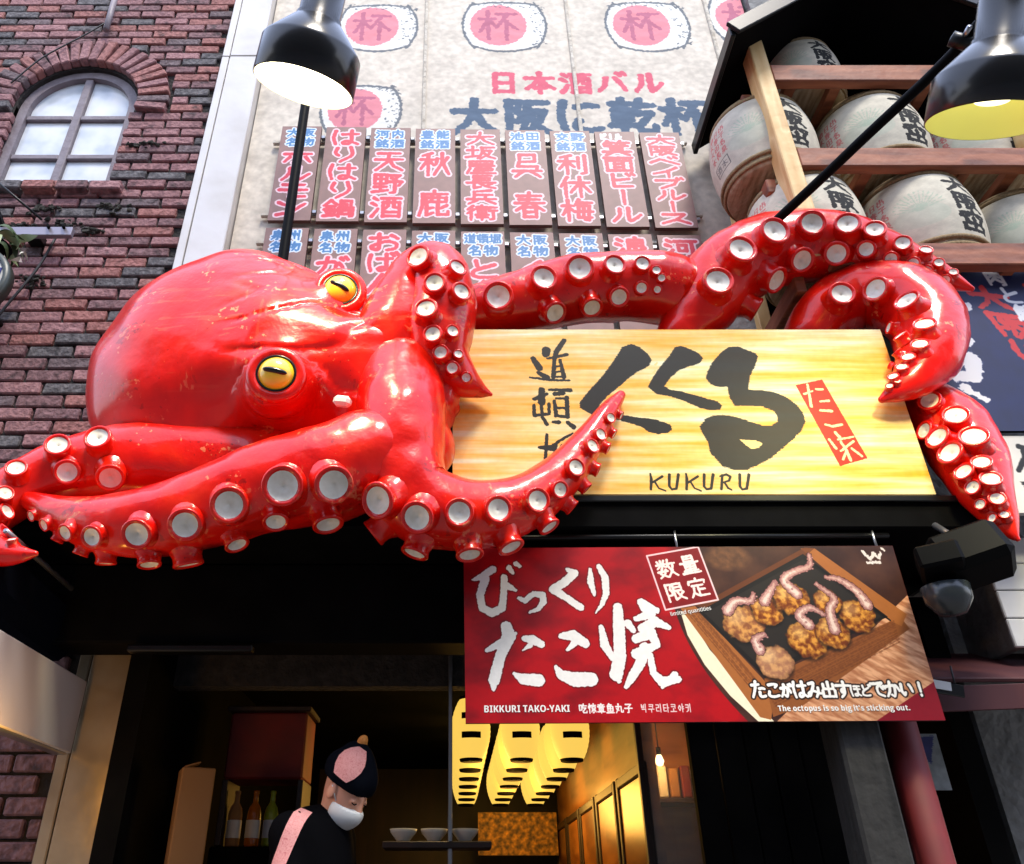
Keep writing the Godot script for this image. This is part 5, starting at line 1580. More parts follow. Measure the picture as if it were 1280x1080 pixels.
	var list := [
		[2.12, 4.55, -3.56, -29.0, "sake cask in the bottom row, beside the left timber post", 1.0],
		[2.80, 4.55, -3.56, -25.0, "sake cask in the bottom row, above the blue banner", 1.0],
		[3.42, 4.55, -3.62, -35.0, "sake cask in the bottom row, at the right end", 0.9],
		[2.02, 5.305, -3.60, -32.0, "sake cask in the middle row, behind the left timber post", 1.0],
		[2.72, 5.305, -3.58, -27.0, "sake cask in the middle row, partly behind the right lamp", 1.0],
		[3.36, 5.305, -3.60, -23.0, "sake cask in the middle row, at the right end", 0.92],
		[2.42, 6.08, -3.60, -31.0, "sake cask alone in the top row under the black roof", 0.82]]
	for q in list:
		var c: Node3D
		var at := Vector3(q[0], q[1], q[2])
		if first == null:
			c = thing("sake_cask", q[4], "cask", at, "straw wrapped sake casks")
			first = c
			c.rotation_degrees.y = q[3]
			part(c, "body", hull_mesh, M.straw)
			part(c, "label", wrap, label)
			for t in [0.055, 0.12, 0.875, 0.93]:
				var r: float = profile.call(t) + 0.016
				var hp := part(c, "rope", hoop, M.rope, Vector3(0, t * height, 0))
				hp.scale = Vector3(r, 0.42, r)
		else:
			c = copy(first, "sake_cask", q[4], at, q[3])
		c.scale = Vector3.ONE * q[5]

# ---------------------------------------------------------------- the two shop lamps
func lamps() -> void:
	var outer := [[0.0, 0.46], [0.085, 0.46], [0.09, 0.45], [0.09, 0.30], [0.098, 0.295], [0.098, 0.28], [0.11, 0.272], [0.205, 0.165], [0.214, 0.15], [0.218, 0.0], [0.213, -0.004]]
	outer.reverse()
	var inner := [[0.0, 0.17], [0.10, 0.165], [0.18, 0.12], [0.209, 0.02], [0.213, -0.003]]
	var shade := lathe(outer, 48)
	var reflector := lathe(inner, 48)
	for q in [
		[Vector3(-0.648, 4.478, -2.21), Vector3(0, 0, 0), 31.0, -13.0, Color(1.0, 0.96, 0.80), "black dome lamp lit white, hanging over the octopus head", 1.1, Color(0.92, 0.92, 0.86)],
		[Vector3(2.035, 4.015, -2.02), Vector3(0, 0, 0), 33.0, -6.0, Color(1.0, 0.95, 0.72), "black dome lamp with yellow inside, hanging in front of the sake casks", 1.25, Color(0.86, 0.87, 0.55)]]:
		var o := thing("dome_lamp", q[5], "lamp", q[0], "black dome lamps above the sign")
		var head := Node3D.new()
		head.name = "head"
		o.add_child(head)
		head.rotation_degrees = Vector3(q[2], 0, q[3])
		part(head, "shade", shade, M.black_gloss)
		part(head, "reflector", reflector, plain(q[7], 0.45))  # bulb glow is put into the inside colour, yellow on one lamp
		var left: bool = q[0].x < 0
		var bulb := lathe([[0.0, 0.0], [0.12, 0.005], [0.165, 0.02], [0.17, 0.035], [0.0, 0.05]] if left else [[0.0, 0.02], [0.06, 0.03], [0.08, 0.06], [0.06, 0.12], [0.0, 0.14]], 32)
		part(head, "bulb", bulb, glow(q[4], 4.0 if left else 1.3), Vector3(0, 0.045, 0))
		var lamp := SpotLight3D.new()
		lamp.name = "light"
		lamp.light_color = q[4]
		lamp.light_energy = q[6]
		lamp.spot_range = 8.0
		lamp.spot_angle = 58.0
		lamp.spot_attenuation = 2.0
		lamp.light_size = 0.12
		lamp.shadow_enabled = true
		head.add_child(lamp)
		lamp.position = Vector3(0, 0.03 if left else 0.01, 0)
		lamp.rotation_degrees = Vector3(-90, 0, 0)
		# the arm
		var neck: Vector3 = head.transform * Vector3(0, 0.46, 0)
		var crown: Vector3 = head.transform * Vector3(0, 0.74, 0)
		var line: Array
		if left:
			line = smooth_line([Vector3(-0.998, 4.0, -3.5) - q[0], Vector3(-0.998, 5.4, -3.5) - q[0], Vector3(-0.998, 6.55, -3.5) - q[0], Vector3(-0.96, 6.95, -3.3) - q[0], Vector3(-0.86, 6.7, -2.6) - q[0], crown + Vector3(-0.06, 0.3, -0.02), crown, neck], 8)
		else:
			line = smooth_line([Vector3(1.655, 4.60, -3.27) - q[0], Vector3(2.0, 4.705, -2.72) - q[0], Vector3(2.347, 4.839, -2.15) - q[0], crown + Vector3(0.03, 0.08, -0.06), crown, neck], 8)
		part(o, "arm", tube(line, [0.031 if left else 0.025], 12), M.lamp_black)
		if not left:
			var joint := part(o, "joint", lathe([[0.0, -0.05], [0.034, -0.045], [0.034, 0.045], [0.0, 0.05]], 14), M.black_metal, Vector3(2.30, 4.82, -2.23) - q[0], Vector3(0, 0, 60))
			part(joint, "clamp_screw", tube([Vector3(0, 0, 0.02), Vector3(0, 0, 0.075)], [0.012], 8), M.steel)

# ---------------------------------------------------------------- inside the shop
func shop_inside() -> void:
	# paper lanterns in three rows under the ceiling
	var body := []
	for i in 25:
		var t := i / 24.0
		var r := 0.118 * pow(sin(PI * clampf(0.13 + t * 0.74, 0, 1)), 0.55)
		body.append([r * (1.0 + (0.012 if i % 2 else -0.008)), -0.17 + 0.34 * t])
	var paper := lathe(body, 24)
	var cap := lathe([[0.0, -0.012], [0.066, -0.012], [0.07, 0.0], [0.066, 0.014], [0.0, 0.016]], 20)
	var glowing := glow(Color(1.0, 0.82, 0.36), 0.34)
	var names := ["left", "middle", "right"]
	var order := ["nearest", "second", "third", "fourth", "fifth", "sixth", "farthest"]
	var first: Node3D = null
	for r in 3:
		for i in 7:
			var at := Vector3(0.10 + r * 0.30, 2.36, -5.1 - i * 0.42)
			var label := "glowing yellow paper lantern in the shop, %s in the %s row" % [order[i], names[r]]
			if first == null:
				first = thing("paper_lantern", label, "lantern", at, "yellow paper lanterns inside the shop")
				part(first, "paper", paper, glowing, Vector3(0, 0.0, 0))
				part(first, "cap", cap, M.black, Vector3(0, 0.175, 0))
				part(first, "cap", cap, M.black, Vector3(0, -0.172, 0))
				# the brushed mark on the paper, wrapped round its front
				for y in [-0.05, 0.06]:
					var rows := []
					for yy in [0.018, -0.018]:
						var ring := PackedVector3Array()
						for k in 7:
							var a := deg_to_rad(-28 + k * 9.3)
							ring.append(Vector3(sin(a) * 0.1215, y + yy, cos(a) * 0.1215))
						rows.append(ring)
					part(first, "brush_mark", sheet(rows), M.black)
				part(first, "cord", tube([Vector3(0, 0.18, 0), Vector3(0, 0.32, 0)], [0.004], 6), M.wire)
			else:
				copy(first, "paper_lantern", label, at)
	for q in [Vector3(0.25, 2.13, -5.4), Vector3(0.45, 2.13, -6.6)]:
		var l := OmniLight3D.new()
		l.name = numbered("lantern_light")
		l.light_color = Color(1.0, 0.74, 0.34)
		l.light_energy = 0.30
		l.light_size = 0.25
		l.omni_range = 9.0
		l.omni_attenuation = 2.0
		l.shadow_enabled = true
		add_child(l)
		l.position = q
	# panelled wall along the right of the passage
	var o := thing("panelled_wall", "amber wooden partition with framed panels beside the lanterns", "partition", Vector3(0.98, 0.2, -6.2))
	part(o, "sheeting", box(Vector3(0.06, 2.44, 3.8), 0.0), M.amber_wood, Vector3(0, 1.22, 0))
	for i in 5:
		var z := 1.6 - i * 0.78
		part(o, "panel", box(Vector3(0.02, 1.5, 0.60), 0.004), M.amber_wood, Vector3(-0.042, 1.05, z))
		for s in [-0.33, 0.33]:
			part(o, "stile", box(Vector3(0.035, 1.62, 0.05), 0.005), M.dark_wood, Vector3(-0.045, 1.05, z + s))
		part(o, "rail", box(Vector3(0.033, 0.05, 0.61), 0.005), M.dark_wood, Vector3(-0.046, 1.83, z))
	# glazed door leaf at its near end
	var d := thing("glass_door", "narrow glazed door with a dark frame below the banner", "door", Vector3(1.06, 0.2, -4.26))
	for x in [-0.135, 0.135]:
		part(d, "stile", box(Vector3(0.03, 2.4, 0.04), 0.004), M.dark_wood, Vector3(x, 1.2, 0))
	part(d, "rail", box(Vector3(0.238, 0.05, 0.036), 0.004), M.dark_wood, Vector3(0, 2.37, 0))
	var glass := plain(Color(0.9, 0.92, 0.9, 0.16), 0.03)
	glass.transparency = BaseMaterial3D.TRANSPARENCY_ALPHA
	part(d, "pane", box(Vector3(0.24, 2.3, 0.006), 0.0), glass, Vector3(0, 1.19, 0))
	# shelf with red and cream packets; amber back stands in for glass reflections
	var sh := thing("packet_shelf", "wooden shelf of small packets behind the glass door", "shelf", Vector3(1.2, 1.5, -4.75))
	part(sh, "back", box(Vector3(0.36, 1.2, 0.02), 0.0), M.amber_wood, Vector3(0, 0.5, -0.12))
	for y in [0.1, 0.42]:
		part(sh, "plank", box(Vector3(0.36, 0.025, 0.22), 0.004), M.dark_wood, Vector3(0, y, 0))
	var pend := thing("pendant_bulb", "small bare bulb glowing behind the glass door", "lamp", Vector3(1.09, 2.10, -4.55))
	part(pend, "bulb", lathe([[0.0, -0.026], [0.016, -0.02], [0.024, 0.0], [0.016, 0.022], [0.01, 0.035], [0.0, 0.036]], 18), glow(Color(1.0, 0.86, 0.6), 2.0))
	part(pend, "socket", lathe([[0.0, 0.032], [0.013, 0.032], [0.013, 0.07], [0.0, 0.072]], 14), M.black)
	part(pend, "cord", tube([Vector3(0, 0.07, 0), Vector3(0, 0.575, 0)], [0.004], 6), M.wire)
	var pl := OmniLight3D.new()
	pl.name = "light"
	pl.light_color = Color(1.0, 0.74, 0.4)
	pl.light_energy = 0.045
	pl.light_size = 0.03
	pl.omni_range = 4.0
	pl.omni_attenuation = 2.0
	pl.shadow_enabled = true
	pend.add_child(pl)
	var tone := ["red", "cream", "brown", "red", "cream"]
	for i in 5:
		var m: Material = M.red_paint if i % 3 == 0 else (M.white_panel if i % 3 == 1 else M.paper_brown)
		single("packet", box(Vector3(0.05, 0.15 + 0.012 * (i % 2), 0.06), 0.006), m, "small %s packet on the shelf behind the glass door, %s from the left" % [tone[i], ["first", "second", "third", "fourth", "fifth"][i]], "packet", Vector3(1.07 + i * 0.064, 2.015 + 0.006 * (i % 2), -4.74), Vector3.ZERO, "packets behind the glass door")
	# patterned curtain sign at the end of the passage
	var p := Pic.new(128, 64, Color(0.55, 0.38, 0.10))
	p.mottle(0.9, 0.09, 33)
	var end := single("patterned_board", board(Vector2(0.7, 0.34), 0.03, M.dark_wood, printed(p, 0.6)), null, "mottled golden board at the far end of the lantern passage", "board", Vector3(0.56, 1.98, -7.9))
	end.rotation_degrees.y = 0
	# downlights in the ceiling
	var ring := lathe([[0.085, -0.006], [0.095, 0.0], [0.085, 0.012]], 24)
	var lens := lathe([[0.0, -0.002], [0.08, 0.0], [0.082, 0.01]], 24)
	var i := 0
	for q in [[-0.06, -4.45, 1.0, "downlight in the dark ceiling beside the red banner", 0.25], [-0.62, -5.0, 0.45, "small downlight in the ceiling above the worker", 0.06], [-0.36, -5.3, 0.6, "small downlight to the right of the worker's cap", 0.06]]:
		var dl := thing("downlight", q[3], "lamp", Vector3(q[0], 2.667, q[1]), "round downlights in the shop ceiling")
		dl.scale = Vector3(q[2], 1, q[2])
		part(dl, "ring", ring, M.steel)
		part(dl, "lens", lens, glow(Color(1.0, 0.85, 0.45), 0.8))
		var l := SpotLight3D.new()
		l.name = "light"
		l.light_color = Color(1.0, 0.85, 0.6)
		l.light_energy = q[4]
		l.spot_angle = 55.0
		l.spot_range = 5.0
		l.spot_attenuation = 2.0
		l.light_size = 0.08
		l.shadow_enabled = true
		dl.add_child(l)
		l.position = Vector3(0, -0.03, 0)
		l.rotation_degrees.x = -90
		i += 1
	# glass cabinet, its red reflection put in as paint, and the goods below
	var cab := thing("reflection_cabinet", "glass cabinet in the shop behind the worker, its dark red reflection painted on", "cabinet", Vector3(-1.02, 0.2, -4.75))
	part(cab, "case", box(Vector3(0.42, 0.34, 0.3), 0.01), M.red_paint, Vector3(0, 1.99, 0))
	part(cab, "base", box(Vector3(0.46, 1.5, 0.34), 0.01), M.shade_black, Vector3(0, 0.75, 0))
	part(cab, "top", box(Vector3(0.46, 0.03, 0.34), 0.006), M.dark_wood, Vector3(0, 2.177, 0))
	for x in [-0.2, 0.2]:
		part(cab, "upright", box(Vector3(0.03, 0.315, 0.28), 0.004), M.dark_wood, Vector3(x, 1.66, 0))
	var bottle := lathe([[0.0, 0.0], [0.034, 0.0], [0.037, 0.01], [0.037, 0.15], [0.03, 0.185], [0.014, 0.21], [0.013, 0.25], [0.015, 0.252], [0.015, 0.268], [0.0, 0.27]], 18)
	var b := 0
	for q in [[-1.16, "paper_brown", "golden"], [-1.06, "gold", "orange"], [-0.97, "lime", "yellow green"]]:
		var m: Material = M.paper_brown
		if q[1] == "gold":
			m = plain(Color(0.62, 0.34, 0.06), 0.15)
		elif q[1] == "lime":
			m = plain(Color(0.62, 0.66, 0.16), 0.25)
		var bt := thing("sauce_bottle", "%s sauce bottle under the red cabinet" % q[2], "bottle", Vector3(q[0], 1.702, -4.68), "sauce bottles under the red cabinet")
		part(bt, "bottle", bottle, m)
		part(bt, "label", lathe([[0.0375, 0.04], [0.0382, 0.045], [0.0382, 0.12], [0.0375, 0.125]], 18), M.white_panel)
		b += 1
	var carton := thing("cardboard_box", "tall brown cardboard box standing at the dark shop entrance", "box", Vector3(-1.2, 1.25, -4.02))
	part(carton, "carton", box(Vector3(0.15, 0.74, 0.13), 0.006), M.paper_brown, Vector3(0, 0.37, 0), Vector3(0, 24, 0))
	part(carton, "flap", box(Vector3(0.07, 0.006, 0.1), 0.0), M.paper_brown, Vector3(-0.03, 0.755, 0), Vector3(0, 24, 18))
	single("stand", box(Vector3(0.3, 1.05, 0.3), 0.01), M.black, "black stand under the cardboard box", "stand", Vector3(-1.2, 0.725, -4.02))
	# white bowls stacked on a shelf at the right of the worker
	var bowl := lathe([[0.0, 0.0], [0.03, 0.0], [0.032, 0.008], [0.06, 0.04], [0.064, 0.055], [0.058, 0.052], [0.0, 0.012]], 22)
	single("shelf_plank", box(Vector3(0.5, 0.03, 0.2), 0.004), M.dark_wood, "dark plank with white bowls beside the worker", "shelf", Vector3(-0.08, 1.68, -4.2))
	for k in 3:
		single("bowl", bowl, M.white_panel, "small white bowl on the plank beside the worker, %s from the left" % ["first", "second", "third"][k], "bowl", Vector3(-0.24 + k * 0.145, 1.696, -4.2), Vector3.ZERO, "white bowls beside the worker")
	# edge of the glass screen between kitchen and passage
	var gs := thing("glass_screen", "upright glass screen with a thin steel edge between worker and lanterns", "screen", Vector3(-0.02, 0.2, -4.6))
	part(gs, "pane", box(Vector3(0.008, 2.3, 0.9), 0.0), glass, Vector3(0, 1.2, 0))
	part(gs, "edge", box(Vector3(0.02, 2.3, 0.02), 0.003), M.steel, Vector3(0, 1.2, 0.462))

# ---------------------------------------------------------------- the worker
func worker() -> void:
	var o := thing("person", "worker in navy cap, white face mask and dark shirt bending over the counter", "person", Vector3(-0.5, 0.2, -3.5))
	# joints in the person's own axes, facing +x and a little towards the street
	var hip := Vector3(-0.09, 0.98, 0.0)
	var chest := Vector3(-0.05, 1.37, 0.0)
	var neck := Vector3(0.0, 1.535, 0.01)
	var fwd := Vector3(0.90, 0, 0.44).normalized()
	var side := Vector3(-fwd.z, 0, fwd.x)     # towards the right hand
	var cloth := func(p: Vector3) -> float:
		var d := bone(p, hip, chest, 0.145, 0.165)
		for s in [-1.0, 1.0]:
			var sh: Vector3 = chest + side * s * 0.155 + Vector3(0, 0.105, 0)
			var el: Vector3 = sh + side * s * 0.05 + fwd * 0.06 + Vector3(0, -0.29, 0)
			var wr: Vector3 = el + fwd * 0.24 - side * s * 0.06 + Vector3(0, -0.02, 0)
			d = smin(d, bone(p, chest + Vector3(0, 0.08, 0), sh, 0.11, 0.078), 0.07)
			d = smin(d, bone(p, sh, el, 0.07, 0.055), 0.03)
			d = smin(d, bone(p, el, wr, 0.052, 0.04), 0.02)
			var hp: Vector3 = hip + side * s * 0.085
			d = smin(d, bone(p, hp, hp + Vector3(0.02, -0.46, 0), 0.09, 0.065), 0.04)
			d = smin(d, bone(p, hp + Vector3(0.02, -0.46, 0), hp + Vector3(-0.02, -0.90, 0), 0.065, 0.05), 0.02)
			d = smin(d, bone(p, hp + Vector3(-0.02, -0.94, 0), hp + fwd * 0.14 + Vector3(0, -0.945, 0), 0.045, 0.035), 0.02)
		return smin(d, bone(p, chest + Vector3(0, 0.1, 0), neck + Vector3(0, -0.03, 0), 0.10, 0.075), 0.06)
	var clothes := nets(Vector3(-0.46, -0.06, -0.42), Vector3(0.46, 1.64, 0.42), 0.02, cloth)
	# head, neck and hands as one skin mesh; the head bowed and turned to the right of the picture
	var head := Transform3D(Basis.from_euler(Vector3(deg_to_rad(38), deg_to_rad(56), 0)), Vector3(0.07, 1.625, 0.05))
	var inv := head.affine_inverse()
	var face := func(w: Vector3) -> float:
		var p: Vector3 = inv * w
		var d := ball(p, Vector3(0, 0.035, -0.012), Vector3(0.078, 0.098, 0.096))
		d = smin(d, ball(p, Vector3(0, -0.035, 0.028), Vector3(0.058, 0.075, 0.064)), 0.04)
		d = smin(d, ball(p, Vector3(0, -0.085, 0.052), Vector3(0.026, 0.024, 0.026)), 0.03)
		d = smin(d, bone(p, Vector3(0, 0.02, 0.085), Vector3(0, -0.022, 0.106), 0.010, 0.015), 0.018)
		for s in [-1.0, 1.0]:
			d = -smin(-d, ball(p, Vector3(s * 0.034, 0.018, 0.096), Vector3(0.021, 0.014, 0.016)), 0.012)
			d = smin(d, ball(p, Vector3(s * 0.033, 0.014, 0.078), Vector3(0.014, 0.012, 0.012)), 0.006)
			d = smin(d, ball(p, Vector3(s * 0.080, 0.0, -0.004), Vector3(0.010, 0.034, 0.022)), 0.008)
		return smin(d, bone(w, neck + Vector3(0.0, -0.06, 0), head * Vector3(0, -0.03, -0.03), 0.058, 0.052), 0.03)
	var skin := nets(Vector3(-0.08, 1.42, -0.12), Vector3(0.24, 1.78, 0.20), 0.0075, face)
	for s in [-1.0, 1.0]:
		var sh: Vector3 = chest + side * s * 0.155 + Vector3(0, 0.105, 0)
		var el: Vector3 = sh + side * s * 0.05 + fwd * 0.06 + Vector3(0, -0.29, 0)
		var wr: Vector3 = el + fwd * 0.25 - side * s * 0.065 + Vector3(0, -0.02, 0)
		var inward: Vector3 = side * -s
		var hand := func(p: Vector3) -> float:
			var palm: Vector3 = wr + fwd * 0.085
			var d := bone(p, wr - fwd * 0.03, palm, 0.026, 0.030)
			for k in 4:
				var root: Vector3 = palm + inward * (0.028 - k * 0.019)
				var knuckle: Vector3 = root + fwd * (0.042 - absf(k - 1.3) * 0.006) + Vector3(0, -0.012, 0)
				d = smin(d, bone(p, palm - fwd * 0.02 + inward * (0.02 - k * 0.013), root, 0.014, 0.011), 0.008)
				d = minf(d, bone(p, root, knuckle, 0.0095, 0.0085))
				d = minf(d, bone(p, knuckle, knuckle + fwd * 0.018 + Vector3(0, -0.026, 0), 0.0085, 0.0072))
			var thumb: Vector3 = wr + fwd * 0.03 + inward * 0.028
			d = smin(d, bone(p, wr + fwd * 0.015 + inward * 0.012, thumb, 0.014, 0.012), 0.01)
			return minf(d, bone(p, thumb, thumb + fwd * 0.04 + inward * 0.016 + Vector3(0, -0.012, 0), 0.011, 0.0085))
		var hm := nets(wr - Vector3(0.1, 0.09, 0.1) + fwd * 0.06, wr + Vector3(0.1, 0.06, 0.1) + fwd * 0.1, 0.007, hand)
		part(o, "hand", hm, M.skin)
	part(o, "body", skin, M.skin)
	part(o, "clothes", clothes, M.shirt)
	# head scarf worn as a cap, with a pink patterned panel
	var cap_field := func(w: Vector3) -> float:
		var p: Vector3 = inv * w
		var d := ball(p, Vector3(0, 0.068, -0.022), Vector3(0.102, 0.104, 0.118))
		d = smin(d, ball(p, Vector3(0.0, 0.125, -0.035), Vector3(0.055, 0.060, 0.06)), 0.05)
		d += 0.004 * sin(p.x * 60.0 + p.y * 30.0)
		return maxf(d, 0.030 - p.y + p.z * 0.10)
	var cap := nets(Vector3(-0.12, 1.55, -0.18), Vector3(0.26, 1.92, 0.24), 0.009, cap_field)
	part(o, "cap", cap, M.navy)
	var pink := surfaced(tinted(128, 0.09, 3, 90, [Color(0.70, 0.34, 0.36), Color(0.86, 0.62, 0.60), Color(0.78, 0.48, 0.48)]), 0.9, 6.0)
	var panel_rows := []
	for j in 7:
		var ring := PackedVector3Array()
		for k in 7:
			var t := j / 6.0
			var wide := lerpf(0.16, 0.62, sin(PI * clampf(t * 0.8 + 0.12, 0, 1)))
			var az := deg_to_rad(-72) + (k / 6.0 - 0.5) * wide * 2.0
			var el2 := deg_to_rad(lerpf(80, 2, t))
			var dir := Vector3(sin(az) * cos(el2), sin(el2), cos(az) * cos(el2))
			ring.append(head * (Vector3(0, 0.062, -0.022) + Vector3(dir.x * 0.110, dir.y * 0.128, dir.z * 0.126)))
		panel_rows.append(ring)
	part(o, "cap_panel", sheet(panel_rows), pink)
	part(o, "lit_cap_knot", nets(Vector3(-0.14, 1.70, -0.16), Vector3(0.2, 1.95, 0.2), 0.008, func(w: Vector3) -> float:
		var p: Vector3 = inv * w
		return smin(ball(p, Vector3(-0.01, 0.195, -0.05), Vector3(0.022, 0.028, 0.02)), ball(p, Vector3(0.012, 0.18, -0.06), Vector3(0.02, 0.02, 0.02)), 0.01)), plain(Color(0.75, 0.48, 0.22), 0.8))  # orange lamp light on the knot is part of its colour
	# mask over nose and mouth with its ear loops
	var mask := nets(Vector3(-0.06, 1.45, -0.08), Vector3(0.25, 1.69, 0.22), 0.007, func(w: Vector3) -> float:
		var p: Vector3 = inv * w
		var d := ball(p, Vector3(0, -0.045, 0.036), Vector3(0.070, 0.074, 0.078))
		d = smin(d, ball(p, Vector3(0, -0.03, 0.088), Vector3(0.026, 0.03, 0.034)), 0.03)
		return maxf(maxf(d, p.y + 0.006 + absf(p.x) * 0.25), 0.012 - p.z))
	part(o, "mask", mask, M.mask_white)
	for s in [-1.0, 1.0]:
		part(o, "mask_loop", tube([head * Vector3(s * 0.068, -0.02, 0.03), head * Vector3(s * 0.083, 0.005, 0.012), head * Vector3(s * 0.088, 0.02, -0.008)], [0.0022], 6), M.mask_white)
		part(o, "eyelash", tube([head * Vector3(s * 0.022, 0.012, 0.090), head * Vector3(s * 0.034, 0.008, 0.091), head * Vector3(s * 0.046, 0.012, 0.084)], [0.0022], 6), M.black)
	# pink strap over the shoulder
	var strap := []
	for i in 12:
		var ring := PackedVector3Array()
		for k in 3:
			var c := Vector3(-0.07, 1.56, 0.34).lerp(Vector3(-0.16, 1.30, 0.34), i / 11.0) + Vector3(0.026 * (k - 1), -0.01 * (k - 1), 0)
			for n in 80:
				var d: float = cloth.call(c)
				if d < 0.005:
					break
				c.z -= maxf(d * 0.7, 0.002)
			ring.append(c)
		strap.append(ring)
	part(o, "strap", sheet(strap), pink)

# ---------------------------------------------------------------- right of the shop
func right_side() -> void:
	# blue banner and white sign of the neighbouring bar
	var p := Pic.new(360, 300, Color(0.055, 0.11, 0.30))
	p.mottle(0.15, 0.02, 80)
	var red := Color(0.78, 0.16, 0.17)
	var white := Color(0.86, 0.87, 0.88)
	# characters lean to the right going down
	var word := "大阪に乾杯"
	var s := []
	for i in 5:
		s.append_array(glyph(word[i], Vector2(112 + i * 15, 46 + i * 50), Vector2(62, 10), Vector2(14, 46), 4.4))
	p.lay(s, [[0.0, red, 1.0]], 2.0)
	s = []
	word = "肉と鮮"
	for i in 3:
		s.append_array(glyph(word[i], Vector2(152 + i * 12, 18 + i * 34), Vector2(30, 3), Vector2(4, 30), 2.8))
	p.lay(s, [[0.0, white, 1.0]])
	p.lay(glyph("大", Vector2(204, 34), Vector2(40, 5), Vector2(6, 40), 3.6), [[0.0, red, 1.0]])
	p.lay([[58, 150, 9, 80, 142, 14, 92, 152, 8], [20, 205, 10, 56, 176, 13, 86, 186, 14, 80, 212, 11, 56, 214, 8], [60, 230, 7, 84, 252, 4], [96, 96, 10, 112, 88, 7]], [[0.0, white, 1.0]], 4.0)
	var o := thing("blue_banner", "navy blue banner with red vertical lettering under the sake casks", "banner", Vector3(3.0, 3.43, -3.36))
	part(o, "cloth", board(Vector2(1.32, 1.10), 0.02, M.navy, printed(p, 0.55)), null, Vector3(0, 0.55, 0))
	part(o, "frame", box(Vector3(1.36, 0.03, 0.04), 0.005), M.black_metal, Vector3(0, 1.117, 0))
	part(o, "bracket", box(Vector3(0.05, 0.05, 0.55), 0.004), M.black_metal, Vector3(0.4, 1.0, -0.288))
	p = Pic.new(300, 112, Color(0.80, 0.80, 0.79))
	p.mottle(0.05, 0.02, 81)
	p.lay(text_strokes("居入", Vector2(28, 12), Vector2(34, 40), Vector2(40, 2), 3.6), [[0.0, Color(0.05, 0.05, 0.05), 1.0]], 1.0)
	p.fill([Vector2(66, 68), Vector2(120, 66), Vector2(120, 92), Vector2(92, 98), Vector2(72, 88)], Color(0.10, 0.10, 0.11), 1.0, 2.0)
	o = thing("white_sign", "white sign with black characters below the navy blue banner", "sign", Vector3(3.0, 3.0, -3.38))
	part(o, "panel", board(Vector2(1.2, 0.41), 0.03, M.white_panel, printed(p, 0.5)), null, Vector3(0, 0.205, 0))
	part(o, "bracket", box(Vector3(0.05, 0.05, 0.56), 0.004), M.black_metal, Vector3(0.3, 0.2, -0.3))
	o = thing("shutter_panel", "white ribbed metal panel at the right edge below the octopus arm", "panel", Vector3(2.95, 2.43, -3.56))
	for i in 4:
		part(o, "sheet", box(Vector3(0.9, 0.128, 0.02), 0.005), M.white_panel, Vector3(0, 0.066 + i * 0.132, 0))
	for x in [-0.4, 0.4]:
		part(o, "carrier", box(Vector3(0.04, 0.52, 0.38), 0.004), M.grey_wall, Vector3(x, 0.27, -0.202))
	# black floodlight box that hangs under the canopy end
	o = thing("floodlight", "black square floodlight under the canopy, right of the red banner", "lamp", Vector3(2.06, 2.86, -3.05))
	part(o, "housing", box(Vector3(0.27, 0.20, 0.20), 0.03), M.lamp_black, Vector3(0.03, -0.20, 0), Vector3(-20, -28, 14))
	part(o, "visor", box(Vector3(0.16, 0.10, 0.16), 0.012), M.lamp_black, Vector3(-0.12, -0.235, 0.03), Vector3(-10, -28, 4))
	part(o, "bracket", tube([Vector3(0.02, 0.0, -0.14), Vector3(0.02, -0.08, -0.06), Vector3(0.03, -0.14, -0.02)], [0.014], 8), M.steel)
	part(o, "bulb_cover", lathe([[0.0, -0.06], [0.05, -0.05], [0.085, 0.0], [0.09, 0.06], [0.0, 0.07]], 22), plain(Color(0.16, 0.18, 0.19), 0.25), Vector3(-0.10, -0.38, -0.02))
	# maroon awning of the next shop with a small black tag on it
	o = thing("maroon_awning", "dark maroon awning at the right edge behind the banner", "awning", Vector3(2.35, 2.22, -3.7))
	part(o, "cloth", box(Vector3(1.2, 0.02, 0.62), 0.004), M.maroon, Vector3(0.05, 0.15, 0.05), Vector3(24, 0, 0))
	part(o, "valance", box(Vector3(1.2, 0.10, 0.012), 0.003), M.maroon, Vector3(0.05, -0.04, 0.345), Vector3(0, 0, 2))
	part(o, "arm", box(Vector3(0.03, 0.03, 0.5), 0.004), M.black_metal, Vector3(-0.5, 0.1, 0.0), Vector3(24, 0, 0))
	part(o, "arm", box(Vector3(0.03, 0.03, 0.5), 0.004), M.black_metal, Vector3(0.6, 0.1, 0.0), Vector3(24, 0, 0))
	o = thing("price_tag", "small black tag with a cream label hanging before the maroon awning", "sign", Vector3(1.95, 2.165, -3.30))
	part(o, "holder", box(Vector3(0.20, 0.05, 0.012), 0.003), M.black_gloss, Vector3(0, 0.035, 0), Vector3(0, 0, -10))
	part(o, "card", box(Vector3(0.085, 0.034, 0.004), 0.0), M.white_panel, Vector3(0.005, 0.042, 0.009), Vector3(0, 0, -10))
	part(o, "cord", tube([Vector3(-0.08, 0.05, 0), Vector3(-0.085, 0.12, 0)], [0.004], 6), M.wire)
	part(o, "cord", tube([Vector3(0.07, 0.03, 0), Vector3(0.075, 0.12, 0)], [0.004], 6), M.wire)
	# red pole, a grey post, pale boards between
	o = thing("red_pole", "round dark red pole standing under the right end of the banner", "pole", Vector3(1.79, 0, -3.38))
	part(o, "shaft", lathe([[0.0, 0.0], [0.068, 0.0], [0.068, 2.2], [0.0, 2.2]], 28), M.red_paint)
	part(o, "base", lathe([[0.0, 0.0], [0.12, 0.0], [0.12, 0.03], [0.075, 0.05], [0.0, 0.05]], 28), M.black_metal)
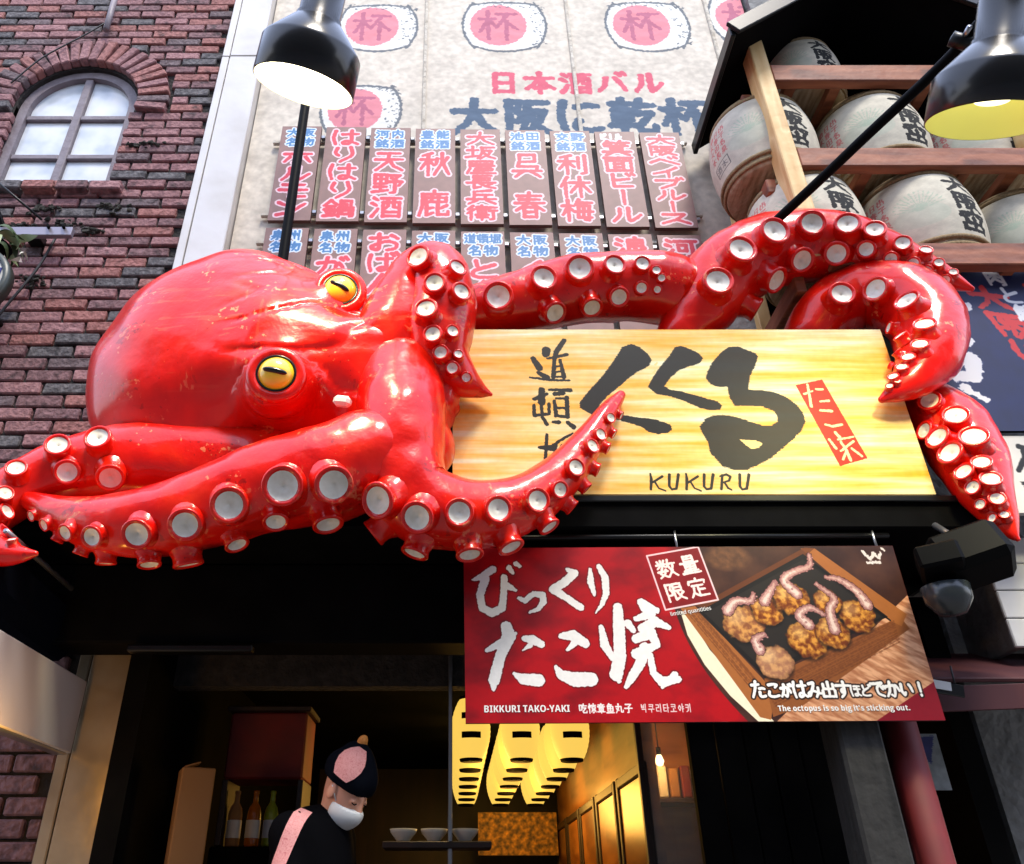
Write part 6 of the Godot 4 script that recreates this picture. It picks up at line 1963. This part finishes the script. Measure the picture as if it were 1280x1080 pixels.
	o = thing("notice_board", "pale grey notice boards stacked on a post left of the red pole", "board", Vector3(1.69, 0, -3.62))
	part(o, "post", box(Vector3(0.05, 1.6, 0.05), 0.004), M.black_metal, Vector3(0, 0.8, -0.03))
	for q in [[1.66, 0.22, 0.10], [1.84, 0.06, 0.12], [1.93, 0.10, 0.12]]:
		part(o, "plate", box(Vector3(q[2], q[1], 0.02), 0.004), M.grey_wall, Vector3(0.0, q[0], 0.02))
	o = thing("leaflet_stand", "grey leaflet sheet with blue print hanging right of the red pole", "leaflet", Vector3(1.95, 0, -3.58))
	part(o, "pole", tube([Vector3(0, 0, -0.02), Vector3(0, 2.05, -0.02)], [0.012], 8), M.steel)
	var lp := Pic.new(64, 96, Color(0.42, 0.44, 0.44))
	lp.fill([Vector2(6, 6), Vector2(58, 4), Vector2(40, 52), Vector2(30, 40)], Color(0.10, 0.12, 0.34), 1.0, 3.0)
	lp.mottle(0.15, 0.05, 84)
	part(o, "sheet", board(Vector2(0.15, 0.22), 0.006, M.grey_wall, printed(lp, 0.6)), null, Vector3(0.02, 1.96, 0.0))
	part(o, "sheet", box(Vector3(0.075, 0.3, 0.006), 0.0), plain(Color(0.62, 0.48, 0.45), 0.7), Vector3(-0.01, 1.68, 0.0))

# ---------------------------------------------------------------- left edge
func left_side() -> void:
	# grey box sign standing out from the house
	var o := thing("projecting_sign", "blank grey box sign standing out from the wall at the lower left", "sign", Vector3(-1.80, 2.04, -3.46))
	part(o, "face", box(Vector3(0.02, 0.32, 0.86), 0.004), plain(Color(0.74, 0.72, 0.72), 0.5), Vector3(0.04, 0.16, 0))
	part(o, "frame", box(Vector3(0.06, 0.335, 0.88), 0.006), M.steel, Vector3(-0.002, 0.16, 0))
	part(o, "bracket", box(Vector3(0.03, 0.03, 0.16), 0.003), M.black_metal, Vector3(-0.05, 0.20, -0.50))
	# dark cover above it
	o = thing("dark_awning", "dark blue folded awning cover above the grey box sign", "awning", Vector3(-1.95, 2.42, -3.4))
	part(o, "cover", box(Vector3(0.3, 0.26, 0.9), 0.06), M.navy, Vector3(0, 0.16, 0), Vector3(-3, 0, 0))
	part(o, "rib", tube([Vector3(0.15, 0.30, -0.45), Vector3(0.16, 0.31, 0.45)], [0.012], 8), M.steel)
	part(o, "bracket", box(Vector3(0.05, 0.05, 0.2), 0.004), M.black_metal, Vector3(0, 0.2, -0.5))
	# yellow lantern at the edge
	o = thing("street_lantern", "glowing yellow lantern with black bands at the lower left edge", "lantern", Vector3(-1.86, 1.72, -3.1))
	var prof := []
	for i in 17:
		var t := i / 16.0
		prof.append([0.115 * pow(sin(PI * clampf(0.14 + t * 0.72, 0, 1)), 0.5) * (1.0 + (0.01 if i % 2 else -0.008)), 0.3 * t])
	part(o, "paper", lathe(prof, 26), glow(Color(1.0, 0.76, 0.12), 0.34))
	part(o, "cap", lathe([[0.0, 0.0], [0.07, 0.0], [0.072, 0.02], [0.0, 0.022]], 20), M.black, Vector3(0, 0.3, 0))
	part(o, "cap", lathe([[0.0, 0.0], [0.07, 0.0], [0.072, 0.02], [0.0, 0.022]], 20), M.black, Vector3(0, -0.02, 0))
	part(o, "band", lathe([[0.1105, 0.10], [0.1175, 0.105], [0.1185, 0.13], [0.1175, 0.135]], 26), M.black)
	part(o, "cord", tube([Vector3(0, 0.31, 0), Vector3(0.06, 0.40, -0.06)], [0.006], 6), M.wire)
	var l := OmniLight3D.new()
	l.name = "light"
	l.light_color = Color(1.0, 0.72, 0.3)
	l.light_energy = 0.1
	l.light_size = 0.1
	l.omni_range = 5.0
	l.omni_attenuation = 2.0
	l.shadow_enabled = true
	o.add_child(l)
	l.position = Vector3(0.16, 0.15, 0.02)
	# round white sign at the left edge
	o = thing("round_sign", "round white sign with a dark green rim at the left edge", "sign", Vector3(-2.86, 4.33, -3.6))
	part(o, "disc", lathe([[0.0, -0.03], [0.22, -0.03], [0.225, 0.0], [0.22, 0.03], [0.0, 0.032]], 48), M.white_panel, Vector3(0, 0.26, 0), Vector3(90, 0, 0))
	part(o, "rim", lathe([[0.222, -0.04], [0.25, -0.04], [0.255, 0.0], [0.25, 0.04], [0.222, 0.04]], 48), plain(Color(0.13, 0.17, 0.14), 0.4), Vector3(0, 0.26, 0), Vector3(90, 0, 0))
	part(o, "print", box(Vector3(0.06, 0.16, 0.006), 0.0), plain(Color(0.10, 0.13, 0.42), 0.5), Vector3(0.17, 0.26, 0.036))
	part(o, "bracket", tube([Vector3(0, 0.26, -0.04), Vector3(0, 0.26, -0.42)], [0.02], 8), M.black_metal)
	# bracket arm on the brick wall
	o = thing("wall_bracket", "grey steel bracket bar with black stays on the brick wall below the window", "bracket", Vector3(-2.9, 5.28, -3.9))
	part(o, "bar", box(Vector3(0.74, 0.075, 0.04), 0.004), plain(Color(0.56, 0.54, 0.58), 0.4, 0.4), Vector3(0, 0, 0))
	part(o, "stay", tube([Vector3(-0.28, 0.40, 0.12), Vector3(-0.08, 0.02, 0.05)], [0.02], 8), M.black_metal)
	part(o, "stay", tube([Vector3(-0.34, 0.50, 0.12), Vector3(0.16, 0.08, 0.04)], [0.008], 8), M.black_metal)
	for x in [0.20, 0.30]:
		part(o, "bolt", tube([Vector3(x, 0.05, 0.02), Vector3(x + 0.03, 0.0, 0.045)], [0.01], 8), M.black)
	part(o, "anchor", box(Vector3(0.1, 0.06, 0.09), 0.004), M.black_metal, Vector3(0.1, 0, -0.06))
	# a leafy decoration beneath
	o = thing("hanging_plant", "pale green hanging plant with white flowers at the left edge above the round sign", "plant", Vector3(-2.9, 4.84, -3.72))
	part(o, "pot", lathe([[0.0, 0.0], [0.09, 0.0], [0.12, 0.14], [0.125, 0.15], [0.11, 0.15], [0.0, 0.13]], 24), M.black)
	part(o, "hanger", tube([Vector3(0, 0.14, 0), Vector3(0.0, 0.42, -0.14)], [0.006], 6), M.wire)
	var leaf := SurfaceTool.new()
	leaf.begin(Mesh.PRIMITIVE_TRIANGLES)
	leaf.set_smooth_group(0)
	for i in 8:
		var a := i / 8.0
		var b := (i + 1) / 8.0
		var wa := 0.018 * sin(PI * a)
		var wb := 0.018 * sin(PI * b)
		var pa := Vector3(0.13 * a, 0.05 * sin(PI * a) - 0.05 * a * a, 0)
		var pb := Vector3(0.13 * b, 0.05 * sin(PI * b) - 0.05 * b * b, 0)
		for t in [[pa, wa], [pb, wb]]:
			pass
		leaf.add_vertex(pa + Vector3(0, 0, wa)); leaf.add_vertex(pb + Vector3(0, 0, wb)); leaf.add_vertex(pb - Vector3(0, 0, wb))
		leaf.add_vertex(pa + Vector3(0, 0, wa)); leaf.add_vertex(pb - Vector3(0, 0, wb)); leaf.add_vertex(pa - Vector3(0, 0, wa))
	leaf.generate_normals()
	var lm := leaf.commit()
	for i in 34:
		var q := part(o, "leaf", lm, M.leaf_pale if i % 5 < 2 else M.leaf, Vector3(rng.randf_range(-0.08, 0.08), 0.12 + rng.randf_range(0, 0.09), rng.randf_range(-0.06, 0.08)), Vector3(rng.randf_range(-60, 60), rng.randf_range(0, 360), rng.randf_range(-60, 30)))
		q.scale = Vector3.ONE * rng.randf_range(0.8, 1.5)
	for i in 7:
		var q := part(o, "flower", lm, M.sucker_white, Vector3(0.10 + rng.randf_range(0, 0.12), rng.randf_range(-0.12, 0.1), rng.randf_range(0.0, 0.1)), Vector3(rng.randf_range(-60, 60), rng.randf_range(0, 360), rng.randf_range(-60, 60)))
		q.scale = Vector3(0.45, 0.6, 1.1)
